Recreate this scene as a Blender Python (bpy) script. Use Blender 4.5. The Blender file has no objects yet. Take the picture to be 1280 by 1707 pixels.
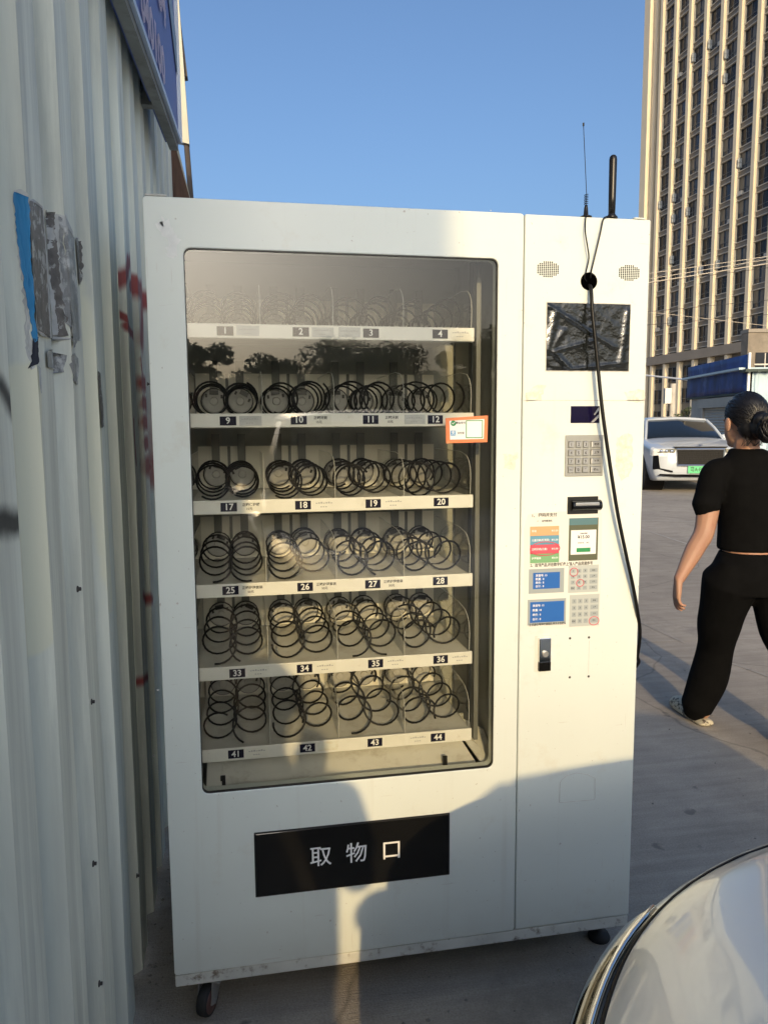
import bpy, bmesh, math, random
from math import sin, cos, pi, radians, tan, sqrt
from mathutils import Vector, Matrix, noise as mnoise

SC = bpy.context.scene
COL = SC.collection
RNG = random.Random(7)

# ------------------------------------------------------------------ camera
CAM_POS = Vector((0.1948, -1.7768, 1.4658))
ROWS = (Vector((0.9828, -0.1848, -0.0065)), Vector((-0.0272, -0.1101, -0.9935)), Vector((0.1829, 0.9766, -0.1133)))
FPX, CX, CY = 1262.87, 640.0, 853.5
cam_data = bpy.data.cameras.new('camera')
cam = bpy.data.objects.new('camera', cam_data)
COL.objects.link(cam)
r_ = ROWS[0].normalized(); f_ = ROWS[2].normalized(); u_ = r_.cross(f_).normalized(); r_ = f_.cross(u_).normalized()
cam.matrix_world = Matrix(((r_.x, u_.x, -f_.x, CAM_POS.x), (r_.y, u_.y, -f_.y, CAM_POS.y), (r_.z, u_.z, -f_.z, CAM_POS.z), (0, 0, 0, 1)))
cam_data.sensor_fit = 'VERTICAL'
cam_data.sensor_height = 36.0
cam_data.lens = 36.0 * FPX / 1707.0
cam_data.clip_start = 0.02
cam_data.clip_end = 3000
SC.camera = cam

# ------------------------------------------------------------------ sky and sun
SUN_AZ = 187.0      # bearing of the sun, clockwise from +Y
SUN_EL = 18.0
world = bpy.data.worlds.new('World'); SC.world = world
world.use_nodes = True
wn = world.node_tree.nodes; wl = world.node_tree.links
wn.clear()
sky = wn.new('ShaderNodeTexSky'); sky.sky_type = 'NISHITA'; sky.sun_disc = False
sky.sun_elevation = radians(SUN_EL); sky.sun_rotation = radians(SUN_AZ)
sky.altitude = 0; sky.air_density = 1.0; sky.dust_density = 6.0; sky.ozone_density = 4.3
bg = wn.new('ShaderNodeBackground'); bg.inputs['Strength'].default_value = 0.15
wo = wn.new('ShaderNodeOutputWorld')
wl.new(sky.outputs[0], bg.inputs[0]); wl.new(bg.outputs[0], wo.inputs[0])
sun_d = bpy.data.lights.new('sun', 'SUN'); sun_d.energy = 2.0; sun_d.angle = radians(0.55); sun_d.color = (1.0, 0.72, 0.36)
sun = bpy.data.objects.new('sun', sun_d); COL.objects.link(sun)
to_sun = Vector((sin(radians(SUN_AZ)) * cos(radians(SUN_EL)), cos(radians(SUN_AZ)) * cos(radians(SUN_EL)), sin(radians(SUN_EL))))
sun.rotation_euler = to_sun.to_track_quat('Z', 'Y').to_euler()
sun.location = (-6, -30, 12)
SC.view_settings.view_transform = 'Standard'
SC.view_settings.look = 'None'
SC.view_settings.exposure = 0.54
SC.view_settings.gamma = 1.0
SC.view_settings.use_curve_mapping = False
SC.cycles.max_bounces = 6
SC.cycles.diffuse_bounces = 3
SC.cycles.glossy_bounces = 3
SC.cycles.transparent_max_bounces = 12
SC.cycles.use_denoising = True
SC.cycles.use_adaptive_sampling = True
SC.cycles.adaptive_threshold = .02

# ------------------------------------------------------------------ helpers
def ray(u, v):
    return ROWS[0] * ((u - CX) / FPX) + ROWS[1] * ((v - CY) / FPX) + ROWS[2]
def at(u, v, ax, val):
    d = ray(u, v)
    return CAM_POS + d * ((val - CAM_POS[ax]) / d[ax])
def depth(u, v, dd):
    return CAM_POS + ray(u, v) * dd

class MB:
    def __init__(s): s.v = []; s.f = []; s.m = []
    def add(s, vs, fs, mi=0):
        o = len(s.v); s.v += [tuple(p) for p in vs]
        for f in fs: s.f.append(tuple(i + o for i in f)); s.m.append(mi)
        return s
    def box(s, x0, x1, y0, y1, z0, z1, mi=0):
        return s.add([(x0, y0, z0), (x1, y0, z0), (x1, y1, z0), (x0, y1, z0), (x0, y0, z1), (x1, y0, z1), (x1, y1, z1), (x0, y1, z1)],
                     [(0, 3, 2, 1), (4, 5, 6, 7), (0, 1, 5, 4), (1, 2, 6, 5), (2, 3, 7, 6), (3, 0, 4, 7)], mi)
    def obox(s, c, ax, ay, az, mi=0):
        c = Vector(c); P = []
        for k in (-1, 1):
            for i, j in ((-1, -1), (1, -1), (1, 1), (-1, 1)): P.append(c + Vector(ax) * i + Vector(ay) * j + Vector(az) * k)
        return s.add(P, [(0, 3, 2, 1), (4, 5, 6, 7), (0, 1, 5, 4), (1, 2, 6, 5), (2, 3, 7, 6), (3, 0, 4, 7)], mi)
    def quad(s, a, b, c, d, mi=0): return s.add([a, b, c, d], [(0, 1, 2, 3)], mi)
    def poly(s, pts, off, mi=0):
        """closed slab: polygon pts extruded by vector off"""
        n = len(pts); off = Vector(off)
        vs = [Vector(p) for p in pts] + [Vector(p) + off for p in pts]
        fs = [tuple(range(n))[::-1], tuple(range(n, 2 * n))] + [(i, (i + 1) % n, n + (i + 1) % n, n + i) for i in range(n)]
        return s.add(vs, fs, mi)
    def rings(s, R, closed=True, cap=True, mi=0, wrap=False):
        n = len(R[0]); vs = [p for r in R for p in r]; fs = []
        m = len(R)
        for i in range(m if wrap else m - 1):
            a, b = i * n, ((i + 1) % m) * n
            for j in range(n if closed else n - 1):
                k = (j + 1) % n; fs.append((a + j, a + k, b + k, b + j))
        if cap and closed and not wrap:
            fs.append(tuple(range(n))[::-1]); fs.append(tuple((m - 1) * n + j for j in range(n)))
        return s.add(vs, fs, mi)
    def tube(s, path, r, n=8, mi=0, cap=True):
        path = [Vector(p) for p in path]; R = []
        up = Vector((0, 0, 1)); t0 = (path[1] - path[0]).normalized()
        if abs(t0.dot(up)) > .9: up = Vector((0, 1, 0))
        nx = t0.cross(up).normalized()
        for i, p in enumerate(path):
            t = (path[min(i + 1, len(path) - 1)] - path[max(i - 1, 0)])
            t = t.normalized() if t.length > 1e-9 else t0
            nx = (nx - t * nx.dot(t)).normalized(); ny = t.cross(nx)
            rr = r[i] if isinstance(r, (list, tuple)) else r
            R.append([p + (nx * cos(2 * pi * k / n) + ny * sin(2 * pi * k / n)) * rr for k in range(n)])
        return s.rings(R, mi=mi, cap=cap)
    def lathe(s, prof, c, axis='z', n=16, mi=0, cap=True):
        R = []
        for r, h in prof:
            ring = []
            for k in range(n):
                a = 2 * pi * k / n; x, y = r * cos(a), r * sin(a)
                ring.append({'z': (x, y, h), 'y': (x, h, y), 'x': (h, x, y)}[axis])
            R.append([Vector(c) + Vector(p) for p in ring])
        return s.rings(R, mi=mi, cap=cap)
    def ball(s, c, rx, ry, rz, n=12, m=8, mi=0, rot=None):
        R = []
        for i in range(m + 1):
            ph = -pi / 2 + pi * i / m
            cr = max(cos(ph), .02)
            R.append([Vector((rx * cr * cos(2 * pi * k / n), ry * cr * sin(2 * pi * k / n), rz * sin(ph))) for k in range(n)])
        R = [[Vector(c) + (rot @ p if rot else p) for p in r] for r in R]
        return s.rings(R, mi=mi)
    def mesh(s, name, mats, smooth=False):
        me = bpy.data.meshes.new(name)
        me.from_pydata([tuple(p) for p in s.v], [], s.f)
        for m in (mats if isinstance(mats, (list, tuple)) else [mats]): me.materials.append(m)
        me.polygons.foreach_set('material_index', s.m)
        if smooth: me.polygons.foreach_set('use_smooth', [True] * len(s.f))
        me.update()
        return me
    def build(s, name, mats, parent=None, smooth=False, bevel=0, recalc=True):
        me = s.mesh(name, mats, smooth)
        if recalc:
            b = bmesh.new(); b.from_mesh(me); bmesh.ops.recalc_face_normals(b, faces=b.faces); b.to_mesh(me); b.free()
        o = link(name, me, parent)
        if bevel:
            md = o.modifiers.new('bevel', 'BEVEL'); md.width = bevel; md.segments = 2; md.limit_method = 'ANGLE'; md.angle_limit = radians(40)
        return o

def wmat(o):
    if o.parent is None: return o.matrix_basis.copy()
    return wmat(o.parent) @ o.matrix_parent_inverse @ o.matrix_basis
def link(name, data, parent=None, world=True):
    o = bpy.data.objects.new(name, data); COL.objects.link(o)
    if parent:
        o.parent = parent
        if world: o.matrix_parent_inverse = wmat(parent).inverted()
    return o
def lbuild(mb, name, mats, parent, smooth=False, bevel=0):
    """build in the parent's local frame"""
    o = mb.build(name, mats, None, smooth, bevel)
    o.parent = parent
    return o
def tag(o, label, cat, group=None):
    o['label'] = label; o['category'] = cat
    if group: o['group'] = group
    return o
def thing(name, label, cat, loc=(0, 0, 0), rz=0.0, group=None):
    o = bpy.data.objects.new(name, None); COL.objects.link(o)
    o.location = loc; o.rotation_euler = (0, 0, rz); o.empty_display_size = .2
    return tag(o, label, cat, group)
def struct(o): o['kind'] = 'structure'; return o
def stuff(o): o['kind'] = 'stuff'; return o
def copy_tree(o, parent=None):
    c = o.copy(); COL.objects.link(c)
    if parent: c.parent = parent
    for ch in list(o.children): copy_tree(ch, c)
    return c
def smooth_angle(o, ang=40):
    for p in o.data.polygons: p.use_smooth = True
    b = bmesh.new(); b.from_mesh(o.data)
    for e in b.edges:
        if len(e.link_faces) == 2 and e.calc_face_angle(0) > radians(ang): e.smooth = False
    b.to_mesh(o.data); b.free()
    return o

_tc = {}
def text_geo(body, size, align='LEFT', shear=0.0, outline=0.0):
    """flat lettering in the XZ plane facing -Y as (verts, faces)"""
    key = (body, size, align, shear, outline)
    if key in _tc: return _tc[key]
    cu = bpy.data.curves.new('lettering', 'FONT'); cu.body = body; cu.size = size; cu.align_x = align; cu.align_y = 'CENTER'
    cu.resolution_u = 2; cu.shear = shear
    if not outline: cu.offset = size * (.02 if size < .05 else .006)
    if outline: cu.fill_mode = 'NONE'; cu.bevel_depth = outline; cu.bevel_resolution = 0
    ob = bpy.data.objects.new('lettering', cu); COL.objects.link(ob)
    dg = bpy.context.evaluated_depsgraph_get()
    me = bpy.data.meshes.new_from_object(ob.evaluated_get(dg))
    vs = [(v.co.x, 0, v.co.y) for v in me.vertices]; fs = [tuple(p.vertices) for p in me.polygons]
    bpy.data.objects.remove(ob); bpy.data.curves.remove(cu); bpy.data.meshes.remove(me)
    _tc[key] = (vs, fs)
    return vs, fs
def put_text(mb, body, size, pos, mi=0, align='CENTER', sx=1.0, **kw):
    vs, fs = text_geo(body, size, align, **kw)
    mb.add([(pos[0] + v[0] * sx, pos[1], pos[2] + v[2]) for v in vs], fs, mi)

# ------------------------------------------------------------------ materials
def nt(m): return m.node_tree.nodes, m.node_tree.links
def mat(name, col, rough=.5, metal=0.0, var=0.0, vscale=8.0, bump=0.0, bscale=60.0, coat=0.0, spec=.5, stretch=(1, 1, 1), dirt=None, dscale=3.0, dlo=.55, dhi=.75, rvar=0.0):
    m = bpy.data.materials.new(name); m.use_nodes = True
    N, L = nt(m); p = N['Principled BSDF']
    p.inputs['Base Color'].default_value = (*col, 1); p.inputs['Roughness'].default_value = rough; p.inputs['Metallic'].default_value = metal
    p.inputs['Specular IOR Level'].default_value = spec
    if coat: p.inputs['Coat Weight'].default_value = coat; p.inputs['Coat Roughness'].default_value = .04
    if var or bump or dirt:
        tc = N.new('ShaderNodeTexCoord'); mp = N.new('ShaderNodeMapping'); mp.inputs['Scale'].default_value = stretch
        L.new(tc.outputs['Object'], mp.inputs[0])
    last = None
    if var:
        nz = N.new('ShaderNodeTexNoise'); nz.inputs['Scale'].default_value = vscale; nz.inputs['Detail'].default_value = 6
        L.new(mp.outputs[0], nz.inputs['Vector'])
        rp = N.new('ShaderNodeMapRange'); rp.inputs[1].default_value = .3; rp.inputs[2].default_value = .7
        rp.inputs[3].default_value = 1 - var; rp.inputs[4].default_value = 1 + var * .6
        L.new(nz.outputs['Fac'], rp.inputs[0])
        mx = N.new('ShaderNodeVectorMath'); mx.operation = 'SCALE'; mx.inputs[0].default_value = col
        L.new(rp.outputs[0], mx.inputs['Scale']); last = mx.outputs[0]
        if rvar:
            rr = N.new('ShaderNodeMapRange'); rr.inputs[1].default_value = .3; rr.inputs[2].default_value = .7
            rr.inputs[3].default_value = max(rough - rvar, .02); rr.inputs[4].default_value = rough + rvar
            L.new(nz.outputs['Fac'], rr.inputs[0]); L.new(rr.outputs[0], p.inputs['Roughness'])
    if dirt:
        n2 = N.new('ShaderNodeTexNoise'); n2.inputs['Scale'].default_value = dscale; n2.inputs['Detail'].default_value = 8; n2.inputs['Roughness'].default_value = .7
        L.new(mp.outputs[0], n2.inputs['Vector'])
        r2 = N.new('ShaderNodeMapRange'); r2.inputs[1].default_value = dlo; r2.inputs[2].default_value = dhi
        L.new(n2.outputs['Fac'], r2.inputs[0])
        m2 = N.new('ShaderNodeMix'); m2.data_type = 'RGBA'
        if last: L.new(last, m2.inputs[6])
        else: m2.inputs[6].default_value = (*col, 1)
        m2.inputs[7].default_value = (*dirt, 1)
        L.new(r2.outputs[0], m2.inputs[0]); last = m2.outputs[2]
    if last: L.new(last, p.inputs['Base Color'])
    if bump:
        nb = N.new('ShaderNodeTexNoise'); nb.inputs['Scale'].default_value = bscale; nb.inputs['Detail'].default_value = 5
        L.new(mp.outputs[0], nb.inputs['Vector'])
        b = N.new('ShaderNodeBump'); b.inputs['Strength'].default_value = bump; b.inputs['Distance'].default_value = .01
        L.new(nb.outputs['Fac'], b.inputs['Height']); L.new(b.outputs[0], p.inputs['Normal'])
    return m

def clear_mat(name, tint, refl_min, refl_scale, rough=.0, white=0.0, whitecol=(.8, .8, .75)):
    """thin clear sheet: transparent, fresnel mirror and a little diffuse haze"""
    m = bpy.data.materials.new(name); m.use_nodes = True; N, L = nt(m); N.clear()
    out = N.new('ShaderNodeOutputMaterial'); tr = N.new('ShaderNodeBsdfTransparent'); tr.inputs[0].default_value = (*tint, 1)
    gl = N.new('ShaderNodeBsdfGlossy'); gl.inputs['Roughness'].default_value = rough
    fr = N.new('ShaderNodeFresnel'); fr.inputs[0].default_value = 1.5
    ma = N.new('ShaderNodeMath'); ma.operation = 'MULTIPLY_ADD'; ma.inputs[1].default_value = refl_scale; ma.inputs[2].default_value = refl_min; ma.use_clamp = True
    L.new(fr.outputs[0], ma.inputs[0])
    mx = N.new('ShaderNodeMixShader'); L.new(ma.outputs[0], mx.inputs[0]); L.new(gl.outputs[0], mx.inputs[2])
    if white:
        df = N.new('ShaderNodeBsdfDiffuse'); df.inputs[0].default_value = (*whitecol, 1)
        m2 = N.new('ShaderNodeMixShader'); 
        tc = N.new('ShaderNodeTexCoord'); nz = N.new('ShaderNodeTexNoise'); nz.inputs['Scale'].default_value = 9; nz.inputs['Detail'].default_value = 6
        L.new(tc.outputs['Object'], nz.inputs['Vector'])
        mr = N.new('ShaderNodeMapRange'); mr.inputs[1].default_value = .35; mr.inputs[2].default_value = .75; mr.inputs[3].default_value = white * .5; mr.inputs[4].default_value = white * 1.6
        L.new(nz.outputs['Fac'], mr.inputs[0]); L.new(mr.outputs[0], m2.inputs[0])
        L.new(tr.outputs[0], m2.inputs[1]); L.new(df.outputs[0], m2.inputs[2]); L.new(m2.outputs[0], mx.inputs[1])
    else: L.new(tr.outputs[0], mx.inputs[1])
    L.new(mx.outputs[0], out.inputs[0])
    return m

M = {}
def machine_paint():
    m = mat('white_machine_paint', (.745, .80, .755), .36, var=.05, vscale=2.2, bump=.06, bscale=2.6, dirt=(.60, .57, .47), dscale=6, dlo=.58, dhi=.95, rvar=.10)
    N, L = nt(m); p = N['Principled BSDF']; src = p.inputs['Base Color'].links[0].from_socket
    tc = N.new('ShaderNodeTexCoord')
    def layer(src, stretch, scale, lo, hi, col, k, det=4, rough=.6):
        mp = N.new('ShaderNodeMapping'); mp.inputs['Scale'].default_value = stretch; L.new(tc.outputs['Object'], mp.inputs[0])
        n = N.new('ShaderNodeTexNoise'); n.inputs['Scale'].default_value = scale; n.inputs['Detail'].default_value = det; n.inputs['Roughness'].default_value = rough; L.new(mp.outputs[0], n.inputs['Vector'])
        r = N.new('ShaderNodeMapRange'); r.inputs[1].default_value = lo; r.inputs[2].default_value = hi; r.inputs[4].default_value = k; L.new(n.outputs['Fac'], r.inputs[0])
        x = N.new('ShaderNodeMix'); x.data_type = 'RGBA'; L.new(r.outputs[0], x.inputs[0]); L.new(src, x.inputs[6]); x.inputs[7].default_value = (*col, 1); return x.outputs[2]
    src = layer(src, (9, 9, .35), 3.0, .60, .82, (.60, .60, .53), .40)           # drip streaks
    src = layer(src, (1, 1, 1), 95, .70, .74, (.36, .33, .28), .55, 2)            # fly specks and chips
    src = layer(src, (26, 26, 1.2), 4.0, .71, .74, (.58, .57, .52), .5, 2)        # hairline scratches
    src = layer(src, (1.6, 1.6, 22), 4.0, .72, .75, (.58, .57, .52), .5, 2)
    # grime rising from the bottom edge
    sp = N.new('ShaderNodeSeparateXYZ'); L.new(tc.outputs['Object'], sp.inputs[0])
    g = N.new('ShaderNodeMapRange'); g.inputs[1].default_value = .26; g.inputs[2].default_value = .10; g.inputs[4].default_value = .5; L.new(sp.outputs['Z'], g.inputs[0])
    n = N.new('ShaderNodeTexNoise'); n.inputs['Scale'].default_value = 11; n.inputs['Detail'].default_value = 7; L.new(tc.outputs['Object'], n.inputs['Vector'])
    mm = N.new('ShaderNodeMath'); mm.operation = 'MULTIPLY'; L.new(g.outputs[0], mm.inputs[0]); L.new(n.outputs['Fac'], mm.inputs[1])
    x = N.new('ShaderNodeMix'); x.data_type = 'RGBA'; L.new(mm.outputs[0], x.inputs[0]); L.new(src, x.inputs[6]); x.inputs[7].default_value = (.38, .35, .29, 1)
    L.new(x.outputs[2], p.inputs['Base Color'])
    return m
M['paint'] = machine_paint()
M['paint_worn'] = mat('worn_base_paint', (.66, .67, .62), .45, var=.15, vscale=12, dirt=(.20, .16, .12), dscale=22, dlo=.55, dhi=.66, bump=.1)
M['liner'] = mat('grey_liner_metal', (.40, .41, .37), .5, var=.08, vscale=4, dirt=(.24, .23, .20), dscale=6)
M['liner_dark'] = mat('dark_liner_metal', (.16, .165, .15), .5, var=.1)
M['tray'] = mat('tray_metal', (.76, .75, .68), .38, var=.10, vscale=9, dirt=(.50, .46, .38), dscale=14, dlo=.52, dhi=.75)
M['plate'] = mat('back_plate', (.76, .73, .63), .5, var=.06, vscale=6)
M['strip'] = mat('price_strip_paint', (.80, .79, .73), .4, var=.05, vscale=20, dirt=(.55, .50, .40), dscale=25, dlo=.62, dhi=.8)
M['black_wire'] = mat('black_coated_wire', (.006, .006, .006), .42, spec=.3)
M['black_plastic'] = mat('black_plastic', (.012, .012, .012), .35)
M['black_gloss'] = mat('black_gloss', (.008, .008, .008), .12, coat=.3)
M['grey_plastic'] = mat('grey_disc_plastic', (.42, .41, .38), .5, var=.15, vscale=40)
M['navy'] = mat('navy_print', (.004, .004, .022), .5, spec=.2)
M['white_print'] = mat('white_print', (.85, .85, .83), .5)
M['dark_print'] = mat('dark_print', (.03, .03, .03), .6)
M['paper'] = mat('paper_label', (.78, .77, .70), .6, var=.05, vscale=30)
M['paper_grey'] = mat('grey_paper_label', (.55, .56, .55), .55, var=.12, vscale=50)
M['poster_paper'] = mat('poster_paper', (.80, .79, .72), .3, var=.04, vscale=6)
M['glass'] = clear_mat('window_glass', (.93, .945, .92), .0, 1.2, white=.003, whitecol=(.6, .6, .55))
M['acrylic'] = clear_mat('clear_acrylic', (.94, .945, .92), .0, .8, white=.05, whitecol=(.65, .64, .58))
M['acrylic_edge'] = mat('acrylic_edge', (.52, .52, .48), .3)
M['screen'] = mat('screen_film', (.02, .022, .022), .15, bump=.0)
M['screen_blue'] = mat('blue_screen', (.006, .004, .03), .15)
M['steel'] = mat('brushed_steel', (.55, .55, .53), .35, metal=.8, var=.08, vscale=30)
M['keypad'] = mat('keypad_metal', (.36, .37, .35), .45, metal=.3, var=.06, vscale=30)
M['chrome'] = mat('chrome', (.75, .75, .74), .08, metal=1.0)
M['rubber'] = mat('rubber', (.02, .02, .02), .7, var=.2)
M['wheel_red'] = mat('caster_hub_brown', (.11, .055, .045), .5)
M['galv'] = mat('zinc_steel', (.45, .45, .44), .4, metal=.7, var=.15, vscale=40)
M['orange'] = mat('orange_sticker', (.75, .22, .08), .4)
M['green'] = mat('green_print', (.03, .28, .09), .5)
M['sblue'] = mat('skyblue_print', (.05, .30, .60), .5)
M['tape'] = mat('old_tape_residue', (.70, .665, .54), .5, var=.10, vscale=90, dirt=(.77, .775, .71), dscale=55, dlo=.42, dhi=.60)
M['hole_dark'] = mat('painted_hole_dark', (.0012, .0012, .0012), 1.0, spec=0.0)  # near-black colour stands in for the shade inside holes
M['scuff'] = mat('pale_scuff', (.86, .88, .85), .6, var=.1, vscale=60)
M['dust'] = mat('grey_scuff', (.58, .57, .52), .6, var=.2, vscale=60)

# ------------------------------------------------------------------ ground
def concrete_mat():
    m = bpy.data.materials.new('worn_concrete'); m.use_nodes = True; N, L = nt(m); p = N['Principled BSDF']
    tc = N.new('ShaderNodeTexCoord'); V = tc.outputs['Object']
    def nz(sc, det=6, ro=.6, st=None):
        n = N.new('ShaderNodeTexNoise'); n.inputs['Scale'].default_value = sc; n.inputs['Detail'].default_value = det; n.inputs['Roughness'].default_value = ro
        if st:
            mp = N.new('ShaderNodeMapping'); mp.inputs['Scale'].default_value = st; mp.inputs['Rotation'].default_value = (0, 0, .35)
            L.new(V, mp.inputs[0]); L.new(mp.outputs[0], n.inputs['Vector'])
        else: L.new(V, n.inputs['Vector'])
        return n.outputs['Fac']
    def rng(s, a, b, c, d):
        r = N.new('ShaderNodeMapRange'); r.inputs[1].default_value = a; r.inputs[2].default_value = b; r.inputs[3].default_value = c; r.inputs[4].default_value = d
        L.new(s, r.inputs[0]); return r.outputs[0]
    def mul(a, b):
        k = N.new('ShaderNodeMath'); k.operation = 'MULTIPLY'; L.new(a, k.inputs[0]); L.new(b, k.inputs[1]); return k.outputs[0]
    big = rng(nz(.55, 5), .3, .7, .80, 1.12)
    mid = rng(nz(5, 8, .7), .3, .7, .86, 1.10)
    streak = rng(nz(3, 5, .6, (.6, 7, 1)), .35, .7, .88, 1.10)
    fine = rng(nz(160, 3, .6), .25, .75, .80, 1.16)
    f = mul(mul(big, mid), mul(streak, fine))
    sc = N.new('ShaderNodeVectorMath'); sc.operation = 'SCALE'; sc.inputs[0].default_value = (.39, .345, .285); L.new(f, sc.inputs['Scale'])
    st = rng(nz(1.7, 8, .75), .55, .72, 0, .65)
    mx = N.new('ShaderNodeMix'); mx.data_type = 'RGBA'; L.new(st, mx.inputs[0]); L.new(sc.outputs[0], mx.inputs[6]); mx.inputs[7].default_value = (.15, .14, .125, 1)
    # hairline cracks, oil spots and pale scour marks
    def vor(sc, st):
        v = N.new('ShaderNodeTexVoronoi'); v.feature = 'DISTANCE_TO_EDGE'; v.inputs['Scale'].default_value = sc
        w = N.new('ShaderNodeTexNoise'); w.inputs['Scale'].default_value = sc * 3; w.inputs['Detail'].default_value = 5; L.new(V, w.inputs['Vector'])
        a_ = N.new('ShaderNodeVectorMath'); a_.operation = 'MULTIPLY_ADD'; a_.inputs[1].default_value = (st, st, 0); L.new(w.outputs['Color'], a_.inputs[0]); L.new(V, a_.inputs[2]); L.new(a_.outputs[0], v.inputs['Vector'])
        return v.outputs['Distance']
    cr = rng(vor(.33, .5), .0, .0035, .45, 0)
    m2 = N.new('ShaderNodeMix'); m2.data_type = 'RGBA'; L.new(cr, m2.inputs[0]); L.new(mx.outputs[2], m2.inputs[6]); m2.inputs[7].default_value = (.07, .065, .06, 1)
    sp = rng(nz(9, 3, .5), .68, .73, 0, .6)
    m3 = N.new('ShaderNodeMix'); m3.data_type = 'RGBA'; L.new(sp, m3.inputs[0]); L.new(m2.outputs[2], m3.inputs[6]); m3.inputs[7].default_value = (.10, .095, .09, 1)
    pl = rng(nz(2.2, 8, .8, (1, 5, 1)), .60, .75, 0, .5)
    m4 = N.new('ShaderNodeMix'); m4.data_type = 'RGBA'; L.new(pl, m4.inputs[0]); L.new(m3.outputs[2], m4.inputs[6]); m4.inputs[7].default_value = (.50, .47, .41, 1)
    L.new(m4.outputs[2], p.inputs['Base Color']); p.inputs['Roughness'].default_value = .85
    b = N.new('ShaderNodeBump'); b.inputs['Strength'].default_value = .55; b.inputs['Distance'].default_value = .006
    hh = N.new('ShaderNodeMath'); hh.operation = 'ADD'; L.new(nz(220, 3, .7), hh.inputs[0]); L.new(nz(14, 4, .6, (1, 14, 1)), hh.inputs[1])
    L.new(hh.outputs[0], b.inputs['Height']); L.new(b.outputs[0], p.inputs['Normal'])
    return m
M['concrete'] = concrete_mat()
g = MB(); g.quad((-900, -900, 0), (900, -900, 0), (900, 900, 0), (-900, 900, 0))
ground = struct(g.build('ground', M['concrete'], recalc=False))
M['seam'] = mat('pale_joint_filler', (.46, .43, .38), .9, var=.2, vscale=20)
M['seam_dark'] = mat('dark_joint', (.13, .12, .11), .9, var=.2, vscale=20)
def seam(a, b, w, m):
    a = Vector((*a, .004)); b = Vector((*b, .004)); t = (b - a).normalized(); n = Vector((-t.y, t.x, 0)) * w
    mb = MB(); k = max(int((b - a).length / .35), 2); L0 = []; L1 = []
    for i in range(k + 1):
        p = a.lerp(b, i / k) + n * RNG.uniform(-.7, .7); wd = RNG.uniform(.5, 1.3)
        L0.append(p + n * wd); L1.append(p - n * wd)
    mb.rings([L0, L1], closed=False, cap=False)
    return mb.build('joint_seam', m, ground, recalc=False)
seam(at(1064, 881, 2, 0).xy, at(1150, 908, 2, 0).xy, .02, M['seam'])
seam(at(1064, 868, 2, 0).xy, at(1290, 872, 2, 0).xy, .03, M['seam'])
seam(at(1062, 1036, 2, 0).xy, at(1140, 1072, 2, 0).xy, .006, M['seam'])
seam(at(1062, 1070, 2, 0).xy, at(1300, 1064, 2, 0).xy, .006, M['seam'])
seam(at(1200, 1100, 2, 0).xy, at(1300, 1136, 2, 0).xy, .006, M['seam'])

M['stone'] = mat('grit', (.24, .22, .19), .9, var=.5, vscale=9)
gr_ = MB(); rg = random.Random(77)
for i in range(900):
    if i < 520: x, y = rg.uniform(1.15, 5.5), rg.uniform(-.6, 7)
    elif i < 760: x, y = rg.uniform(-.10, 1.3), rg.uniform(-.6, .5)
    else: x, y = -.09 + abs(rg.gauss(0, .05)), rg.uniform(-.6, 1.4)
    r0 = rg.choice((.0025, .003, .004, .006)) * rg.uniform(.7, 1.3)
    P = [(x + r0 * rg.uniform(.6, 1.2) * cos(a + rg.uniform(-.3, .3)), y + r0 * rg.uniform(.6, 1.2) * sin(a), .0005) for a in (0, 1.26, 2.5, 3.8, 5)]
    gr_.add(P + [(x + r0 * .2, y, r0 * rg.uniform(.6, 1.1))], [(0, 1, 5), (1, 2, 5), (2, 3, 5), (3, 4, 5), (4, 0, 5)])
grit = stuff(gr_.build('ground_grit', M['stone'], None, recalc=False)); tag(grit, 'scattered grit and small stones on the concrete', 'grit')

# ------------------------------------------------------------------ corrugated shed
PITCH = .25; XR, XV = -.105, -.137      # rib crest / valley planes
def wall_x(y):
    t = (y + .045) % PITCH
    if t < .105: return XR
    if t < .130: return XR + (XV - XR) * (t - .105) / .025
    if t < .225: return XV
    return XV + (XR - XV) * (t - .225) / .025
def wall_breaks(y0, y1):
    ys = {round(y0, 5), round(y1, 5)}
    k = math.floor((y0 + .045) / PITCH) - 1
    while True:
        base = k * PITCH - .045
        if base > y1: break
        for d in (0, .105, .130, .178, .225):
            if y0 < base + d < y1: ys.add(round(base + d, 5))
        k += 1
    return sorted(ys)

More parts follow.
